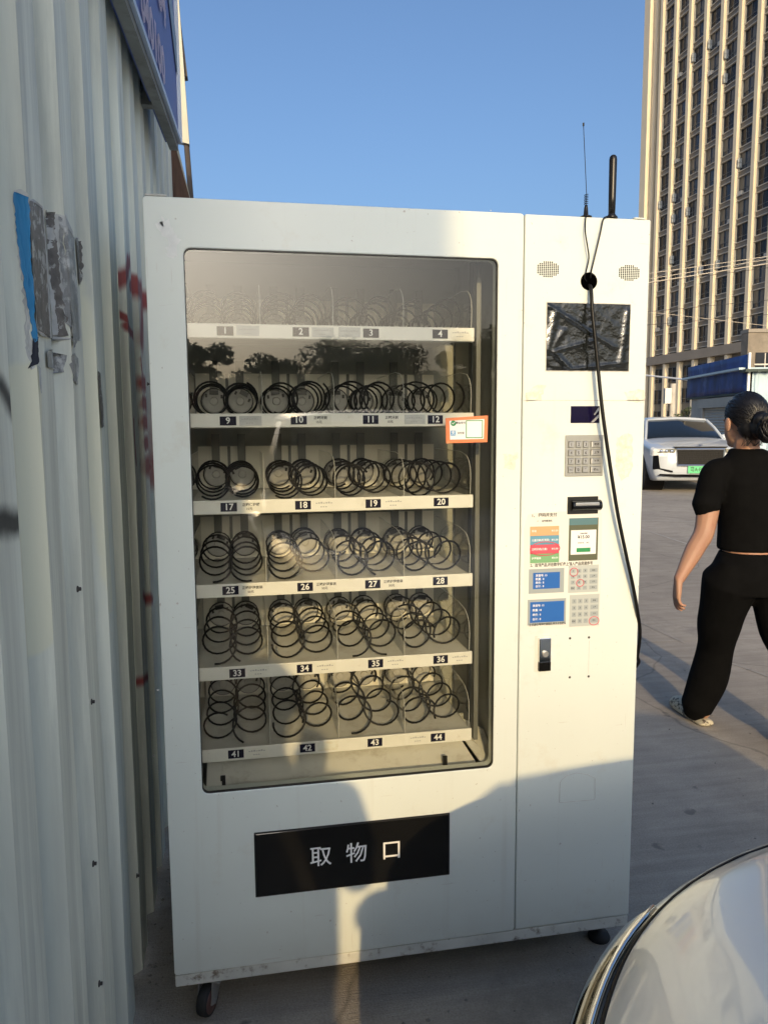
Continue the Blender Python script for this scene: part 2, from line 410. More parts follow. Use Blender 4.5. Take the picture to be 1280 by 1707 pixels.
def seg_mask(m, V, segs, wob=.012):
    """paint strokes: union of soft-edged line segments in the wall's (y, z) plane"""
    N, L = nt(m); acc = None
    for (a, b, w, soft) in segs:
        s1 = N.new('ShaderNodeVectorMath'); s1.operation = 'SUBTRACT'; L.new(V, s1.inputs[0]); s1.inputs[1].default_value = (0, a[0], a[1])
        ba = Vector((0, b[0] - a[0], b[1] - a[1])); d2 = max(ba.dot(ba), 1e-8)
        dt = N.new('ShaderNodeVectorMath'); dt.operation = 'DOT_PRODUCT'; L.new(s1.outputs[0], dt.inputs[0]); dt.inputs[1].default_value = ba / d2
        cl = N.new('ShaderNodeClamp'); L.new(dt.outputs['Value'], cl.inputs[0])
        sc = N.new('ShaderNodeVectorMath'); sc.operation = 'SCALE'; sc.inputs[0].default_value = ba; L.new(cl.outputs[0], sc.inputs['Scale'])
        s2 = N.new('ShaderNodeVectorMath'); s2.operation = 'SUBTRACT'; L.new(s1.outputs[0], s2.inputs[0]); L.new(sc.outputs[0], s2.inputs[1])
        ln = N.new('ShaderNodeVectorMath'); ln.operation = 'LENGTH'; L.new(s2.outputs[0], ln.inputs[0])
        mr = N.new('ShaderNodeMapRange'); mr.interpolation_type = 'SMOOTHSTEP'; mr.inputs[1].default_value = w + soft; mr.inputs[2].default_value = max(w - soft, 0); L.new(ln.outputs['Value'], mr.inputs[0])
        if acc is None: acc = mr.outputs[0]
        else:
            k = N.new('ShaderNodeMath'); k.operation = 'MAXIMUM'; L.new(acc, k.inputs[0]); L.new(mr.outputs[0], k.inputs[1]); acc = k.outputs[0]
    return acc
def wp(u, v):
    p = at(u, v, 0, -.12); return (p.y, p.z)
def sheet_mat():
    m = mat('painted_corrugated_steel', (.80, .82, .70), .62, spec=.25, var=.20, vscale=5, stretch=(1, 6, .30), dirt=(.52, .54, .47), dscale=3.6, dlo=.48, dhi=.75, bump=.10, bscale=7)
    N, L = nt(m); p = N['Principled BSDF']
    src = p.inputs['Base Color'].links[0].from_socket
    tc = N.new('ShaderNodeTexCoord')
    sx = N.new('ShaderNodeVectorMath'); sx.operation = 'MULTIPLY'; sx.inputs[1].default_value = (0, 1, 1); L.new(tc.outputs['Object'], sx.inputs[0])
    nz = N.new('ShaderNodeTexNoise'); nz.inputs['Scale'].default_value = 14; nz.inputs['Detail'].default_value = 4; L.new(tc.outputs['Object'], nz.inputs['Vector'])
    ns = N.new('ShaderNodeVectorMath'); ns.operation = 'MULTIPLY_ADD'; ns.inputs[1].default_value = (0, .03, .03); ns.inputs[2].default_value = (0, -.015, -.015)
    L.new(nz.outputs['Color'], ns.inputs[0])
    ad = N.new('ShaderNodeVectorMath'); ad.operation = 'ADD'; L.new(sx.outputs[0], ad.inputs[0]); L.new(ns.outputs[0], ad.inputs[1])
    V = ad.outputs[0]
    R = [((204, 438), (193, 490), .022, .012), ((207, 436), (221, 476), .024, .012), ((193, 490), (207, 556), .012, .006), ((216, 474), (236, 498), .034, .016), ((229, 488), (227, 566), .040, .025),
         ((203, 545), (219, 572), .012, .006), ((207, 476), (214, 470), .018, .008), ((228, 640), (240, 642), .026, .014), ((230, 672), (242, 675), .022, .012), ((231, 704), (243, 706), .026, .014), ((233, 738), (245, 741), .024, .014), ((235, 776), (247, 780), .034, .02),
         ((226, 600), (236, 700), .010, .008), ((212, 700), (216, 770), .010, .008), ((230, 992), (245, 1000), .016, .014), ((228, 1136), (244, 1122), .014, .012), ((243, 560), (250, 800), .020, .03)]
    red = seg_mask(m, V, [(wp(*a), wp(*b), w, s) for a, b, w, s in R])
    B = [((8, 535), (20, 572), .014, .010), ((16, 545), (15, 590), .014, .010), ((30, 640), (20, 700), .008, .006), ((22, 690), (14, 748), .016, .010), ((14, 720), (24, 758), .018, .010), ((-30, 872), (34, 870), .018, .012), ((30, 848), (42, 884), .008, .006), ((-20, 640), (4, 700), .014, .012)]
    blk = seg_mask(m, V, [(wp(*a), wp(*b), w, s) for a, b, w, s in B])
    def over(src, fac, col, k):
        mm = N.new('ShaderNodeMath'); mm.operation = 'MULTIPLY'; mm.inputs[1].default_value = k; L.new(fac, mm.inputs[0])
        x = N.new('ShaderNodeMix'); x.data_type = 'RGBA'; L.new(mm.outputs[0], x.inputs[0]); L.new(src, x.inputs[6]); x.inputs[7].default_value = (*col, 1); return x.outputs[2]
    # yellowish primer patches left by old adhesive
    Y = [((40, 640), (62, 1060), .030, .006), ((136, 480), (172, 1000), .030, .006)]
    yel = seg_mask(m, V, [(wp(*a), wp(*b), w, s) for a, b, w, s in Y])
    c = over(src, yel, (.80, .79, .60), .8)
    c = over(c, red, (.30, .010, .015), .88); c = over(c, blk, (.02, .022, .025), .92)
    L.new(c, p.inputs['Base Color'])
    return m
M['sheet'] = sheet_mat()
M['screw'] = mat('rusty_screw', (.05, .045, .04), .6)
Y_NEAR, Y_FAR, WALL_H = -2.42, 2.26, 3.05
shed = thing('corrugated_shed', 'long grey corrugated steel shed with sprayed red and black paint at the left', 'shed', (-1.2, 0, 0))
edges = [Y_NEAR, -1.49, -.545, .33, 1.205, Y_FAR]
for i in range(5):
    y0, y1 = edges[i], edges[i + 1]
    off = .0015 * (i % 2)
    mb = MB(); bl = []; bt = []
    ov = .02
    for y in wall_breaks(y0 - ov, y1):
        x = wall_x(y) + off
        bl.append((x, y, .012 + .010 * mnoise.noise((y * 9, 3, 1)))); bt.append((x, y, WALL_H))
    rr = [bl]
    nz_ = 14
    for k in range(1, nz_):
        rr.append([(b[0] + .0025 * mnoise.noise((b[1] * 3, WALL_H * k / nz_ * 2.2, i)), b[1], b[2] + (t[2] - b[2]) * k / nz_) for b, t in zip(bl, bt)])
    rr.append(bt)
    mb.rings(rr, closed=False, cap=False)
    o = mb.build('wall_sheet', M['sheet'], shed, recalc=False)
    md = o.modifiers.new('gauge', 'SOLIDIFY'); md.thickness = .0012; md.offset = 1
for (u, v) in [(98, 725), (140, 770), (184, 735), (129, 982), (152, 1170), (220, 705), (246, 640), (190, 1098), (238, 170), (121, 140), (165, 1640), (228, 1460), (210, 1548), (155, 1440), (50, 1440)]:
    p = at(u, v, 0, -.12)
    x = wall_x(p.y)
    p = at(u, v, 0, x)
    mb = MB(); mb.lathe([(.006, 0), (.006, .002), (.0035, .003), (.0035, .007), (.001, .0075)], (x, p.y, p.z), 'x', 8)
    mb.build('screw', M['screw'], shed)
mb = MB(); mb.box(-3.2, -.142, Y_FAR - .01, Y_FAR + .01, 0, WALL_H); mb.build('end_wall', M['sheet'], shed)
mb = MB(); mb.box(-3.2, -.142, Y_NEAR - .005, Y_NEAR + .012, 0, WALL_H); mb.build('end_wall', M['sheet'], shed)
mb = MB(); mb.box(-3.25, -.10, Y_NEAR - .05, Y_FAR + .05, WALL_H + .005, WALL_H + .05); mb.build('roof', M['sheet'], shed)

# torn poster remains pasted over the ribs
def paste(name, poly_uv, m, off, ragged=.0, parent=shed):
    """a paper shape given by its outline on the wall, laid over the ribs; rows are cut along z"""
    pts = []
    for u, v in poly_uv:
        d = ray(u, v); k0 = (.05 - CAM_POS.x) / d.x; k1 = (-.16 - CAM_POS.x) / d.x; hit = None
        for i in range(400):
            p = CAM_POS + d * (k0 + (k1 - k0) * i / 400)
            if p.x <= wall_x(p.y) + off + .003: break
        pts.append((p.y, p.z))
    # ragged outline
    Q = []
    for i in range(len(pts)):
        a, b = pts[i], pts[(i + 1) % len(pts)]
        n = max(int(math.hypot(b[0] - a[0], b[1] - a[1]) / .005), 1)
        for k in range(n):
            t = k / n; j = RNG.uniform(-1, 1) * ragged * .25 + ragged * 1.0 * mnoise.noise((a[0] * 50 + t * 9, a[1] * 30 + i * 3.7, n))
            Q.append((a[0] + (b[0] - a[0]) * t + j, a[1] + (b[1] - a[1]) * t + RNG.uniform(-1, 1) * ragged))
    zmin = min(q[1] for q in Q); zmax = max(q[1] for q in Q)
    rows = max(int((zmax - zmin) / .0035), 3); mb = MB(); NC = 14
    prev = None
    for r in range(rows + 1):
        z = zmin + (zmax - zmin) * (r + .02 if r == 0 else (r - .02 if r == rows else r)) / rows
        xs = []
        for i in range(len(Q)):
            a, b = Q[i], Q[(i + 1) % len(Q)]
            if (a[1] - z) * (b[1] - z) < 0: xs.append(a[0] + (b[0] - a[0]) * (z - a[1]) / (b[1] - a[1]))
        if len(xs) < 2: prev = None; continue
        y0, y1 = min(xs), max(xs)
        ring = [(wall_x(y0 + (y1 - y0) * k / NC) + off + .003 + .0012 * mnoise.noise((y0 * 40 + k, z * 30, 0)), y0 + (y1 - y0) * k / NC, z) for k in range(NC + 1)]
        if prev: mb.rings([prev, ring], closed=False, cap=False)
        prev = ring
    return mb.build(name, m, parent, smooth=True, recalc=False)
M['torn_blue'] = mat('blue_poster_print', (.03, .22, .45), .35, var=.08, vscale=20)
M['torn_white'] = mat('torn_paper_backing', (.55, .56, .53), .7, var=.2, vscale=50)
M['torn_brown'] = mat('brown_paste_remains', (.17, .155, .135), .5, var=.35, vscale=60, dirt=(.48, .48, .44), dscale=38, dlo=.54, dhi=.60)
M['torn_grey'] = mat('grey_tape_remains', (.27, .275, .265), .3, var=.3, vscale=40, dirt=(.60, .61, .58), dscale=24, dlo=.50, dhi=.60)
M['torn_dark'] = mat('dark_torn_edge', (.015, .018, .03), .5)
paste('torn_poster', [(20, 312), (47, 321), (49, 350), (24, 345)], M['torn_white'], .0012, .003)
paste('torn_poster', [(24, 380), (34, 470), (44, 560), (50, 616), (58, 612), (48, 540), (36, 440)], M['torn_white'], .0012, .003)
paste('torn_poster', [(22, 320), (45, 325), (52, 440), (63, 568), (54, 572), (40, 480), (29, 400)], M['torn_blue'], .0026, .002)
paste('torn_poster', [(52, 566), (64, 562), (63, 600), (48, 614), (54, 590)], M['torn_dark'], .0026, .003)
paste('torn_poster', [(46, 326), (73, 349), (80, 440), (86, 564), (62, 552), (52, 430)], M['torn_white'], .0008, .004)
paste('torn_poster', [(75, 349), (105, 358), (122, 390), (136, 565), (112, 566), (88, 566), (82, 450)], M['torn_white'], .0008, .006)
paste('paste_remains', [(47, 330), (72, 352), (78, 440), (84, 560), (64, 548), (54, 430)], M['torn_brown'], .0015, .004)
paste('paste_remains', [(76, 352), (88, 356), (96, 440), (112, 560), (90, 562), (84, 450)], M['torn_brown'], .0018, .005)
paste('paste_remains', [(96, 357), (103, 362), (104, 400), (120, 500), (124, 560), (108, 540), (100, 430)], M['torn_grey'], .0016, .005)
paste('paste_remains', [(103, 380), (124, 398), (128, 470), (134, 560), (120, 580), (112, 480)], M['torn_grey'], .0030, .005)
paste('paste_remains', [(127, 398), (134, 402), (138, 470), (132, 472)], M['torn_brown'], .0018, .004)
paste('paste_remains', [(78, 585), (112, 592), (106, 622), (96, 620), (80, 612)], M['torn_grey'], .0016, .005)
paste('paste_remains', [(118, 590), (132, 600), (130, 640), (120, 630)], M['torn_grey'], .0016, .006)
paste('paste_remains', [(162, 620), (168, 622), (174, 712), (169, 712)], M['torn_brown'], .0016, .002)
paste('torn_poster', [(63, 610), (68, 612), (70, 655), (66, 640)], M['torn_white'], .0016, .002)

# ------------------------------------------------------------------ blue sign on the shed
M['sign_blue'] = mat('blue_sign_sheet', (.095, .15, .42), .5, var=.08, vscale=3)
M['sign_frame'] = mat('sign_frame_metal', (.24, .245, .22), .5, var=.25, vscale=12, dirt=(.12, .115, .10), dscale=10, dlo=.5, dhi=.72)
M['sign_edge'] = mat('sign_edge_trim', (.52, .60, .70), .4)
M['sign_pink'] = mat('pink_outline_print', (.92, .82, .92), .5)
M['sign_teal'] = mat('teal_stripe_print', (.22, .33, .45), .5)
F0 = at(300, 247, 0, -.005)
zS = F0.z
N0 = at(214, 0, 2, zS)
sd = Vector((N0.x - F0.x, N0.y - F0.y, 0)); slen = sd.length * 3.6; sd.normalize()
sgn = thing('blue_signboard', 'blue signboard with pale outlined characters fixed high on the corrugated shed', 'sign', (F0.x, F0.y, zS))
sn = Vector((-sd.y, sd.x, 0))
if sn.x < 0: sn = -sn
SH = 1.25
def spt(s, h, o): return F0 + sd * s + Vector((0, 0, h)) + sn * o
mb = MB(); mb.obox(spt(slen / 2, SH / 2 + .02, -.028), sd * (slen / 2), sn * .025, Vector((0, 0, SH / 2))); mb.build('panel', M['sign_blue'], sgn)
mb = MB(); mb.obox(spt(slen / 2, .006, -.022), sd * (slen / 2 + .01), sn * .016, Vector((0, 0, .012))); mb.build('frame', M['sign_frame'], sgn)
mb = MB(); mb.obox(spt(slen / 2, .026, .001), sd * (slen / 2 + .012), sn * .006, Vector((0, 0, .009))); mb.build('edge_trim', M['sign_edge'], sgn)
mb = MB(); mb.obox(spt(-.006, SH / 2 + .02, -.01), sd * .006, sn * .02, Vector((0, 0, SH / 2))); mb.build('edge_trim', M['sign_edge'], sgn)
def sign_text(body, size, s, h, outline, name='lettering'):
    vs, fs = text_geo(body, size, 'LEFT', 0.0, outline)
    mb = MB(); mb.add([spt(s - v[0], h + v[2], .0025 + v[1] * .1) for v in vs], fs); return mb.build(name, M['sign_pink'], sgn)
sign_text('040100', .155, .84, .112, .0065)
sign_text('54', .17, .47, .335, .0065)
mb = MB(); mb.poly([spt(.0, .27, .001), spt(.02, .27, .001), spt(.20, .44, .001), spt(.12, .50, .001), spt(0, .38, .001)], sn * .0012); mb.build('stripe', M['sign_teal'], sgn)
for k in range(3):
    mb = MB(); mb.obox(spt(.35 + k * .9, .03, -.11), sd * .02, sn * .08, Vector((0, 0, .02))); mb.build('bracket', M['sign_frame'], sgn)
mb = MB(); mb.obox(spt(.35, SH * .5, -.09), sd * .02, sn * .04, Vector((0, 0, SH * .45))); mb.build('bracket', M['sign_frame'], sgn)

# things seen past the far end of the shed
M['cream'] = mat('cream_sheet_metal', (.48, .47, .38), .5, var=.1, vscale=6)
M['brown_metal'] = mat('brown_metal', (.07, .055, .045), .6, var=.2)
M['rust_timber'] = mat('red_brown_timber', (.13, .07, .045), .75, var=.35, vscale=8, stretch=(6, 1, 1))
Yb = 2.9
def pat(u, v, y=Yb): return at(u, v, 1, y)
eave = thing('eave_board', 'cream folded eave sheet and dark fascia sticking out behind the blue signboard', 'eave', pat(300, 240))
mb = MB(); mb.poly([pat(288, -60), pat(294, -60), pat(316, 240), pat(301, 236)], (0, .05, 0)); mb.build('folded_sheet', M['cream'], eave)
mb = MB(); mb.poly([pat(291, -60, Yb + .07), pat(299, 16, Yb + .07), pat(313, 127, Yb + .07), pat(305, 128, Yb + .07)], (0, .06, 0)); mb.build('fascia', M['brown_metal'], eave)
mb = MB(); mb.tube([pat(311, 236, Yb + .03), pat(319, 334, Yb + .03), at(326, 420, 1, Yb + .03), at(345, 760, 1, Yb + .03), at(352, 1000, 1, Yb + .03)], .0155, 8)
pole = mb.build('prop_pole', M['brown_metal']); tag(pole, 'thin dark pole rising to the cream eave behind the machine top', 'pole')
tl = thing('timber_stack', 'dark red brown timber boards leaning past the far end of the corrugated shed', 'timber', at(290, 330, 1, 2.6))
for (a, b, w, dy, mm) in [((276, 244), (300, 330), .05, 0, 'rust_timber'), ((284, 238), (306, 330), .035, .08, 'cream'), ((278, 262), (290, 340), .05, .16, 'rust_timber'), ((290, 252), (300, 300), .02, .22, 'torn_grey')]:
    A = at(a[0], a[1], 1, 2.4 + dy); B = at(b[0], b[1], 1, 2.4 + dy); d = (B - A)
    B2 = A + d * ((A.z - .0) / max(A.z - B.z, .01)) if mm == 'rust_timber' else A + d * 1.4
    B2 = A + d * 2.2
    side = Vector((1, 0, .1)).normalized() * w
    mb = MB(); mb.poly([A - side, A + side, B2 + side, B2 - side], (0, .03, 0)); mb.build('board', M[mm], tl)

# ------------------------------------------------------------------ tower block
M['pier'] = mat('cream_tower_stone', (.78, .68, .50), .7, var=.05, vscale=.4)
M['spandrel'] = mat('grey_brown_spandrel', (.17, .155, .13), .6, var=.12, vscale=.7)
M['ledge'] = mat('pale_ledge', (.55, .52, .46), .6)
M['twin'] = mat('dark_tower_glass', (.012, .016, .026), .25, var=.3, vscale=.3, spec=.25)
M['sash'] = mat('window_sash', (.10, .11, .12), .4)
M['sash_pale'] = mat('open_sash_glass', (.35, .38, .40), .15)
M['podium'] = mat('podium_stone', (.26, .23, .19), .65, var=.1, vscale=.5)
TAZ = radians(0.0); TD = Vector((sin(TAZ), cos(TAZ), 0)); TN = Vector((-cos(TAZ), sin(TAZ), 0)); TP = Vector((69.494, 118.095, 0))
tower = thing('tower_block', 'tall cream tower block with vertical piers and dark windows behind the machine', 'building', TP)
def tp(s, z, n=0.0): return TP + TD * s + TN * n + Vector((0, 0, z))
def tbox(s0, s1, n0, n1, z0, z1, name, m, parent=tower):
    mb = MB(); mb.obox(tp((s0 + s1) / 2, (z0 + z1) / 2, (n0 + n1) / 2), TD * (abs(s1 - s0) / 2), TN * (abs(n1 - n0) / 2), Vector((0, 0, (z1 - z0) / 2)))
    return mb.build(name, m, parent)
BAY = 4.07; NB = 10; FH = 3.21; Z0 = 13.0; NF = 25; TOP = Z0 + FH * NF + 2
tbox(-BAY * NB - 1, 5.1, -22, -.05, 0, TOP, 'wall', M['spandrel'])
for b in range(NB + 1):
    s = -b * BAY
    tbox(s - .36, s + .36, -.045, .80, Z0 - .3, TOP, 'pier', M['pier'])
    tbox(s - .34, s + .34, -.044, .70, 0, Z0 - 1.75, 'pier', M['pier'])
tbox(3.3, 5.1, -.045, 1.0, 0, TOP, 'pier', M['pier']); tbox(2.0, 3.0, -.045, .35, 0, TOP, 'pier', M['pier'])
tbox(-BAY * NB - 1, 5.0, -.046, .95, Z0 - 1.7, Z0 - .31, 'podium_band', M['podium'])
# one window mesh shared by the whole facade
wb = MB(); W2 = BAY / 2 - .36
X_ = lambda s, z, n: TD * s + TN * n + Vector((0, 0, z))
wb.quad(X_(-W2, 0, 0), X_(W2, 0, 0), X_(W2, 2.42, 0), X_(-W2, 2.42, 0), 0)
for s in (-W2 + .05, -W2 * .33, W2 * .33, W2 - .05): wb.obox(X_(s, 1.21, .03), TD * .04, TN * .04, Vector((0, 0, 1.21)), 1)
for z in (.05, .75, 2.37): wb.obox(X_(0, z, .03), TD * W2, TN * .035, Vector((0, 0, .04)), 1)
wmesh = wb.mesh('window', [M['twin'], M['sash']])
M['twin_blue'] = mat('bluish_tower_glass', (.022, .034, .055), .18, var=.3, vscale=.3, spec=.4); M['curtain'] = mat('curtain_behind_glass', (.13, .125, .115), .4, var=.2, vscale=2)
wvar = [wmesh, wmesh, wb.mesh('window', [M['twin_blue'], M['sash']])]
wb.quad(X_(-W2 * .32, .08, .012), X_(W2 * .10, .08, .012), X_(W2 * .10, 2.33, .012), X_(-W2 * .32, 2.33, .012), 2); wvar.append(wb.mesh('window', [M['twin'], M['sash'], M['curtain']]))
wb.quad(X_(W2 * .36, .8, .012), X_(W2 * .95, .8, .012), X_(W2 * .95, 2.33, .012), X_(W2 * .36, 2.33, .012), 2); wvar.append(wb.mesh('window', [M['twin_blue'], M['sash'], M['curtain']]))
ab = MB(); ab.obox(X_(0, 0, .25), TD * .42, TN * .2, Vector((0, 0, .3)), 0); ab.obox(X_(0, -.33, .25), TD * .45, TN * .22, Vector((0, 0, .03)), 1); acme = ab.mesh('air_conditioner', [M['ledge'], M['sash']])
bb = MB(); bb.obox(X_(0, 0, 0), TD * (W2 + .001), TN * .12, Vector((0, 0, .36)), 0)
bb.obox(X_(0, .36, .06), TD * (W2 + .001), TN * .18, Vector((0, 0, .05)), 1); bb.obox(X_(0, -.36, .06), TD * (W2 + .001), TN * .18, Vector((0, 0, .05)), 1)
bmesh_ = bb.mesh('spandrel_panel', [M['spandrel'], M['ledge']])
sb = MB(); sb.obox(X_(0, 0, .35), TD * .02, TN * .33, Vector((0, 0, .62)), 0); sb.obox(X_(0, 0, .35), TD * .03, TN * .36, Vector((0, 0, .03)), 1)
smesh = sb.mesh('open_sash', [M['sash_pale'], M['sash']])
rw = random.Random(5); cnt = 0
for b in range(NB):
    sc_ = -(b + .5) * BAY
    for k in range(NF):
        z = Z0 + k * FH
        if b < 8 and z < 13 + 3.21 * 18.5 - b * 2.0 and cnt < 300:
            o = link('window', rw.choice(wvar), tower, False); o.location = TD * sc_ + Vector((0, 0, z + .78)); cnt += 1
            if rw.random() < .10:
                q = link('air_conditioner', acme, o, False); q.location = TD * rw.choice((-W2 + .6, W2 - .6)) + Vector((0, 0, .15))
            if rw.random() < .26:
                q = link('open_sash', smesh, o, False); q.location = TD * rw.choice((-W2 + .25, W2 - .35)) + Vector((0, 0, 1.1))
        o = link('spandrel_panel', bmesh_, tower, False); o.location = TD * sc_ + Vector((0, 0, z + .38)) + TN * .09
    for k in range(3):
        o = link('window', wmesh, tower, False); o.location = TD * sc_ + Vector((0, 0, 1.2 + k * 3.5))
o = MB()
for b in range(NB):
    sc_ = -(b + .5) * BAY
    for k in range(NF):
        z = Z0 + k * FH
        if not (b < 8 and z < 13 + 3.21 * 18.5 - b * 2.0):
            c = tp(sc_, z + 1.99); o.quad(c - TD * W2 - Vector((0, 0, 1.09)), c + TD * W2 - Vector((0, 0, 1.09)), c + TD * W2 + Vector((0, 0, 1.09)), c - TD * W2 + Vector((0, 0, 1.09)))
o = o.build('upper_window', M['twin'], tower, recalc=False); stuff(o)
# narrow glazing of the corner bay
for k in range(NF):
    mb = MB(); mb.obox(tp(1.2, Z0 + k * FH + 2.0, .0), TD * .5, TN * .03, Vector((0, 0, 1.0))); mb.build('corner_window', M['twin'], tower)

# lower annex in front of the tower foot
M['annex'] = mat('weathered_annex_wall', (.24, .205, .16), .8, var=.22, vscale=1.2, dirt=(.16, .14, .11), dscale=.9, dlo=.5, dhi=.7)
ax0 = depth(1240, 700, 62.0); 
annex = thing('annex_building', 'weathered brown low building at the foot of the tower above the light blue hut', 'building', (ax0.x, ax0.y, 0))
aw = MB(); A0 = Vector((ax0.x, ax0.y, 0)); ad = ROWS[0].copy(); ad.z = 0; ad.normalize(); an = Vector((-ad.y, ad.x, 0))
aw.obox(A0 + ad * 7 + an * .6 + Vector((0, 0, 4.4)), ad * 7, an * .6, Vector((0, 0, 4.4))); aw.build('wall', M['annex'], annex)
aw = MB(); aw.obox(A0 + ad * 7 + an * .6 + Vector((0, 0, 8.9)), ad * 7.05, an * .7, Vector((0, 0, .14))); aw.build('parapet', M['podium'], annex)
for k in range(4):
    for j in range(2):
        c = A0 + ad * (1.4 + k * 3.2) + Vector((0, 0, 3.0 + 3.2 * j)) - an * .02
        aw = MB(); aw.obox(c, ad * .75, an * .06, Vector((0, 0, .95)), 0); aw.obox(c - an * .05, ad * .85, an * .03, Vector((0, 0, .06)), 1); aw.obox(c - an * .05, ad * .04, an * .04, Vector((0, 0, .9)), 1)
        aw.build('window', [M['twin'], M['ledge']], annex)

# ------------------------------------------------------------------ shop hut with roller shutter
M['shop_blue'] = mat('dark_blue_banner', (.014, .045, .19), .5, var=.55, vscale=2.6, stretch=(1, 1, .45), bump=.25, bscale=5, spec=.3, dirt=(.10, .16, .34), dscale=2.0, dlo=.56, dhi=.74)
M['shutter'] = mat('grey_roller_shutter', (.30, .31, .29), .5, var=.08, vscale=3)
M['hut_blue'] = mat('light_blue_sheet', (.42, .55, .62), .5, var=.06, vscale=3)
M['eave_dark'] = mat('dark_green_eave', (.03, .05, .045), .6)
C0 = depth(1245, 712, 21.0); C0.z = 0
saz = radians(14); SD = Vector((sin(saz), cos(saz), 0)); SN = Vector((-cos(saz), sin(saz), 0)); SE = Vector((cos(saz), -sin(saz), 0))
hut = thing('shop_hut', 'shop hut with grey roller shutter and light blue corrugated end wall', 'shop', C0)
def hp(s, z, n=0.0): return C0 + SD * s + SN * n + Vector((0, 0, z))
def find_s(u, v):   # distance along the front for a picture column
    d = ray(u, v); k = (C0 - CAM_POS).dot(SN) / d.dot(SN); p = CAM_POS + d * k; return (p - C0).dot(SD), p.z
sL, _ = find_s(1150, 660); sSh, zSh = find_s(1176, 672); _, zT = find_s(1246, 592); _, zB = find_s(1243, 650)
mb = MB(); mb.obox(hp((sL - .5) / 2 + .2, 1.35, -1.6), SD * (sL / 2 - .1), SN * 1.6, Vector((0, 0, 1.35))); mb.build('wall', M['shutter'], hut)
banner = thing('shop_banner', 'dark blue blank banner board above the grey roller shutter', 'banner', hp(sL / 2, zB))
mb = MB(); n_ = 14; R1 = []; R2 = []
for i in range(n_ + 1):
    s = -.1 + (sL + .1) * i / n_
    R1.append(hp(s, zB - .06 + .02 * mnoise.noise((s * 2, 0, 0)), .10)); R2.append(hp(s, zT, .10))
rows_ = [[a.lerp(b, k / 6) + SN * .03 * mnoise.noise((i * .7, k * .9, 4)) for i, (a, b) in enumerate(zip(R1, R2))] for k in range(7)]
mb.rings(rows_, closed=False, cap=False); o = mb.build('banner_sheet', M['shop_blue'], banner, smooth=True, recalc=False)
md = o.modifiers.new('gauge', 'SOLIDIFY'); md.thickness = .04; md.offset = 0
mb = MB(); mb.obox(hp(-.14, (zB + zT) / 2, .09), SD * .035, SN * .03, Vector((0, 0, (zT - zB) / 2 + .04))); mb.build('edge_trim', M['white_print'], banner)
mb = MB(); mb.obox(hp(sL / 2, zB - .09, .06), SD * (sL / 2), SN * .05, Vector((0, 0, .03))); mb.build('soffit', M['eave_dark'], hut)
mb = MB(); mb.obox(hp((sSh + .2) / 2 + .1, zB - .30, .09), SD * (sSh / 2), SN * .1, Vector((0, 0, .14))); mb.build('shutter_box', M['shutter'], hut)
mb = MB(); z = .02; R = []
while z < zB - .46:
    for (dz, dn) in ((0, .03), (.035, .05), (.07, .03)): R.append([hp(.15, z + dz, dn), hp(sSh, z + dz, dn)])
    z += .085
mb.rings(R, closed=False, cap=False); mb.build('roller_shutter', M['shutter'], hut, recalc=False)
mb = MB(); mb.obox(hp(sSh + .04, (zB - .4) / 2, .05), SD * .05, SN * .05, Vector((0, 0, (zB - .4) / 2))); mb.build('shutter_rail', M['galv'], hut)
# end wall of light blue ribbed sheet
_, zE = find_s(1247, 622)
R1 = []; R2 = []; k = 0; e = 0.0
prof = ((0, 0), (.05, .0), (.075, .03), (.15, .03), (.175, 0))
while e < 4.2:
    for a, b in prof:
        R1.append(C0 + SE * (e + a) - SD * (.16 + b)); R2.append(C0 + SE * (e + a) - SD * (.16 + b) + Vector((0, 0, zE)))
    e += .42
mb = MB(); mb.rings([R1, R2], closed=False, cap=False); mb.build('end_wall', M['hut_blue'], hut, recalc=False)
mb = MB(); mb.obox(C0 + SE * 2.0 - SD * .12 + Vector((0, 0, zE + .05)), SE * 2.25, SD * .22, Vector((0, 0, .035))); mb.build('roof_edge', M['eave_dark'], hut)
mb = MB(); mb.obox(C0 + SE * 2.0 + SD * (sL / 2) + Vector((0, 0, zE + .12)), SE * 2.3, SD * (sL / 2), Vector((0, 0, .03))); mb.build('roof', M['hut_blue'], hut)
for i in range(18):
    c = C0 + SE * (-.15 + i * .25) - SD * .35 + Vector((0, 0, zE + .03))
    mb = MB(); mb.tube([c, c + SD * .3], .05, 8); mb.build('roof_tile', M['eave_dark'], hut)
M['panel_blue'] = mat('blue_panel', (.08, .13, .55), .4)
pb = depth(1290, 660, 20.4)
mb = MB(); c = C0 + SE * 1.02 - SD * .215 + Vector((0, 0, zE - .95)); mb.obox(c, SE * .55, SD * .012, Vector((0, 0, .42)), 0); mb.obox(c + Vector((0, 0, .43)), SE * .56, SD * .016, Vector((0, 0, .02)), 1)
o = mb.build('wall_sign', [M['panel_blue'], M['white_print']]); tag(o, 'small plain blue sign on the light blue hut wall at the right edge', 'sign')

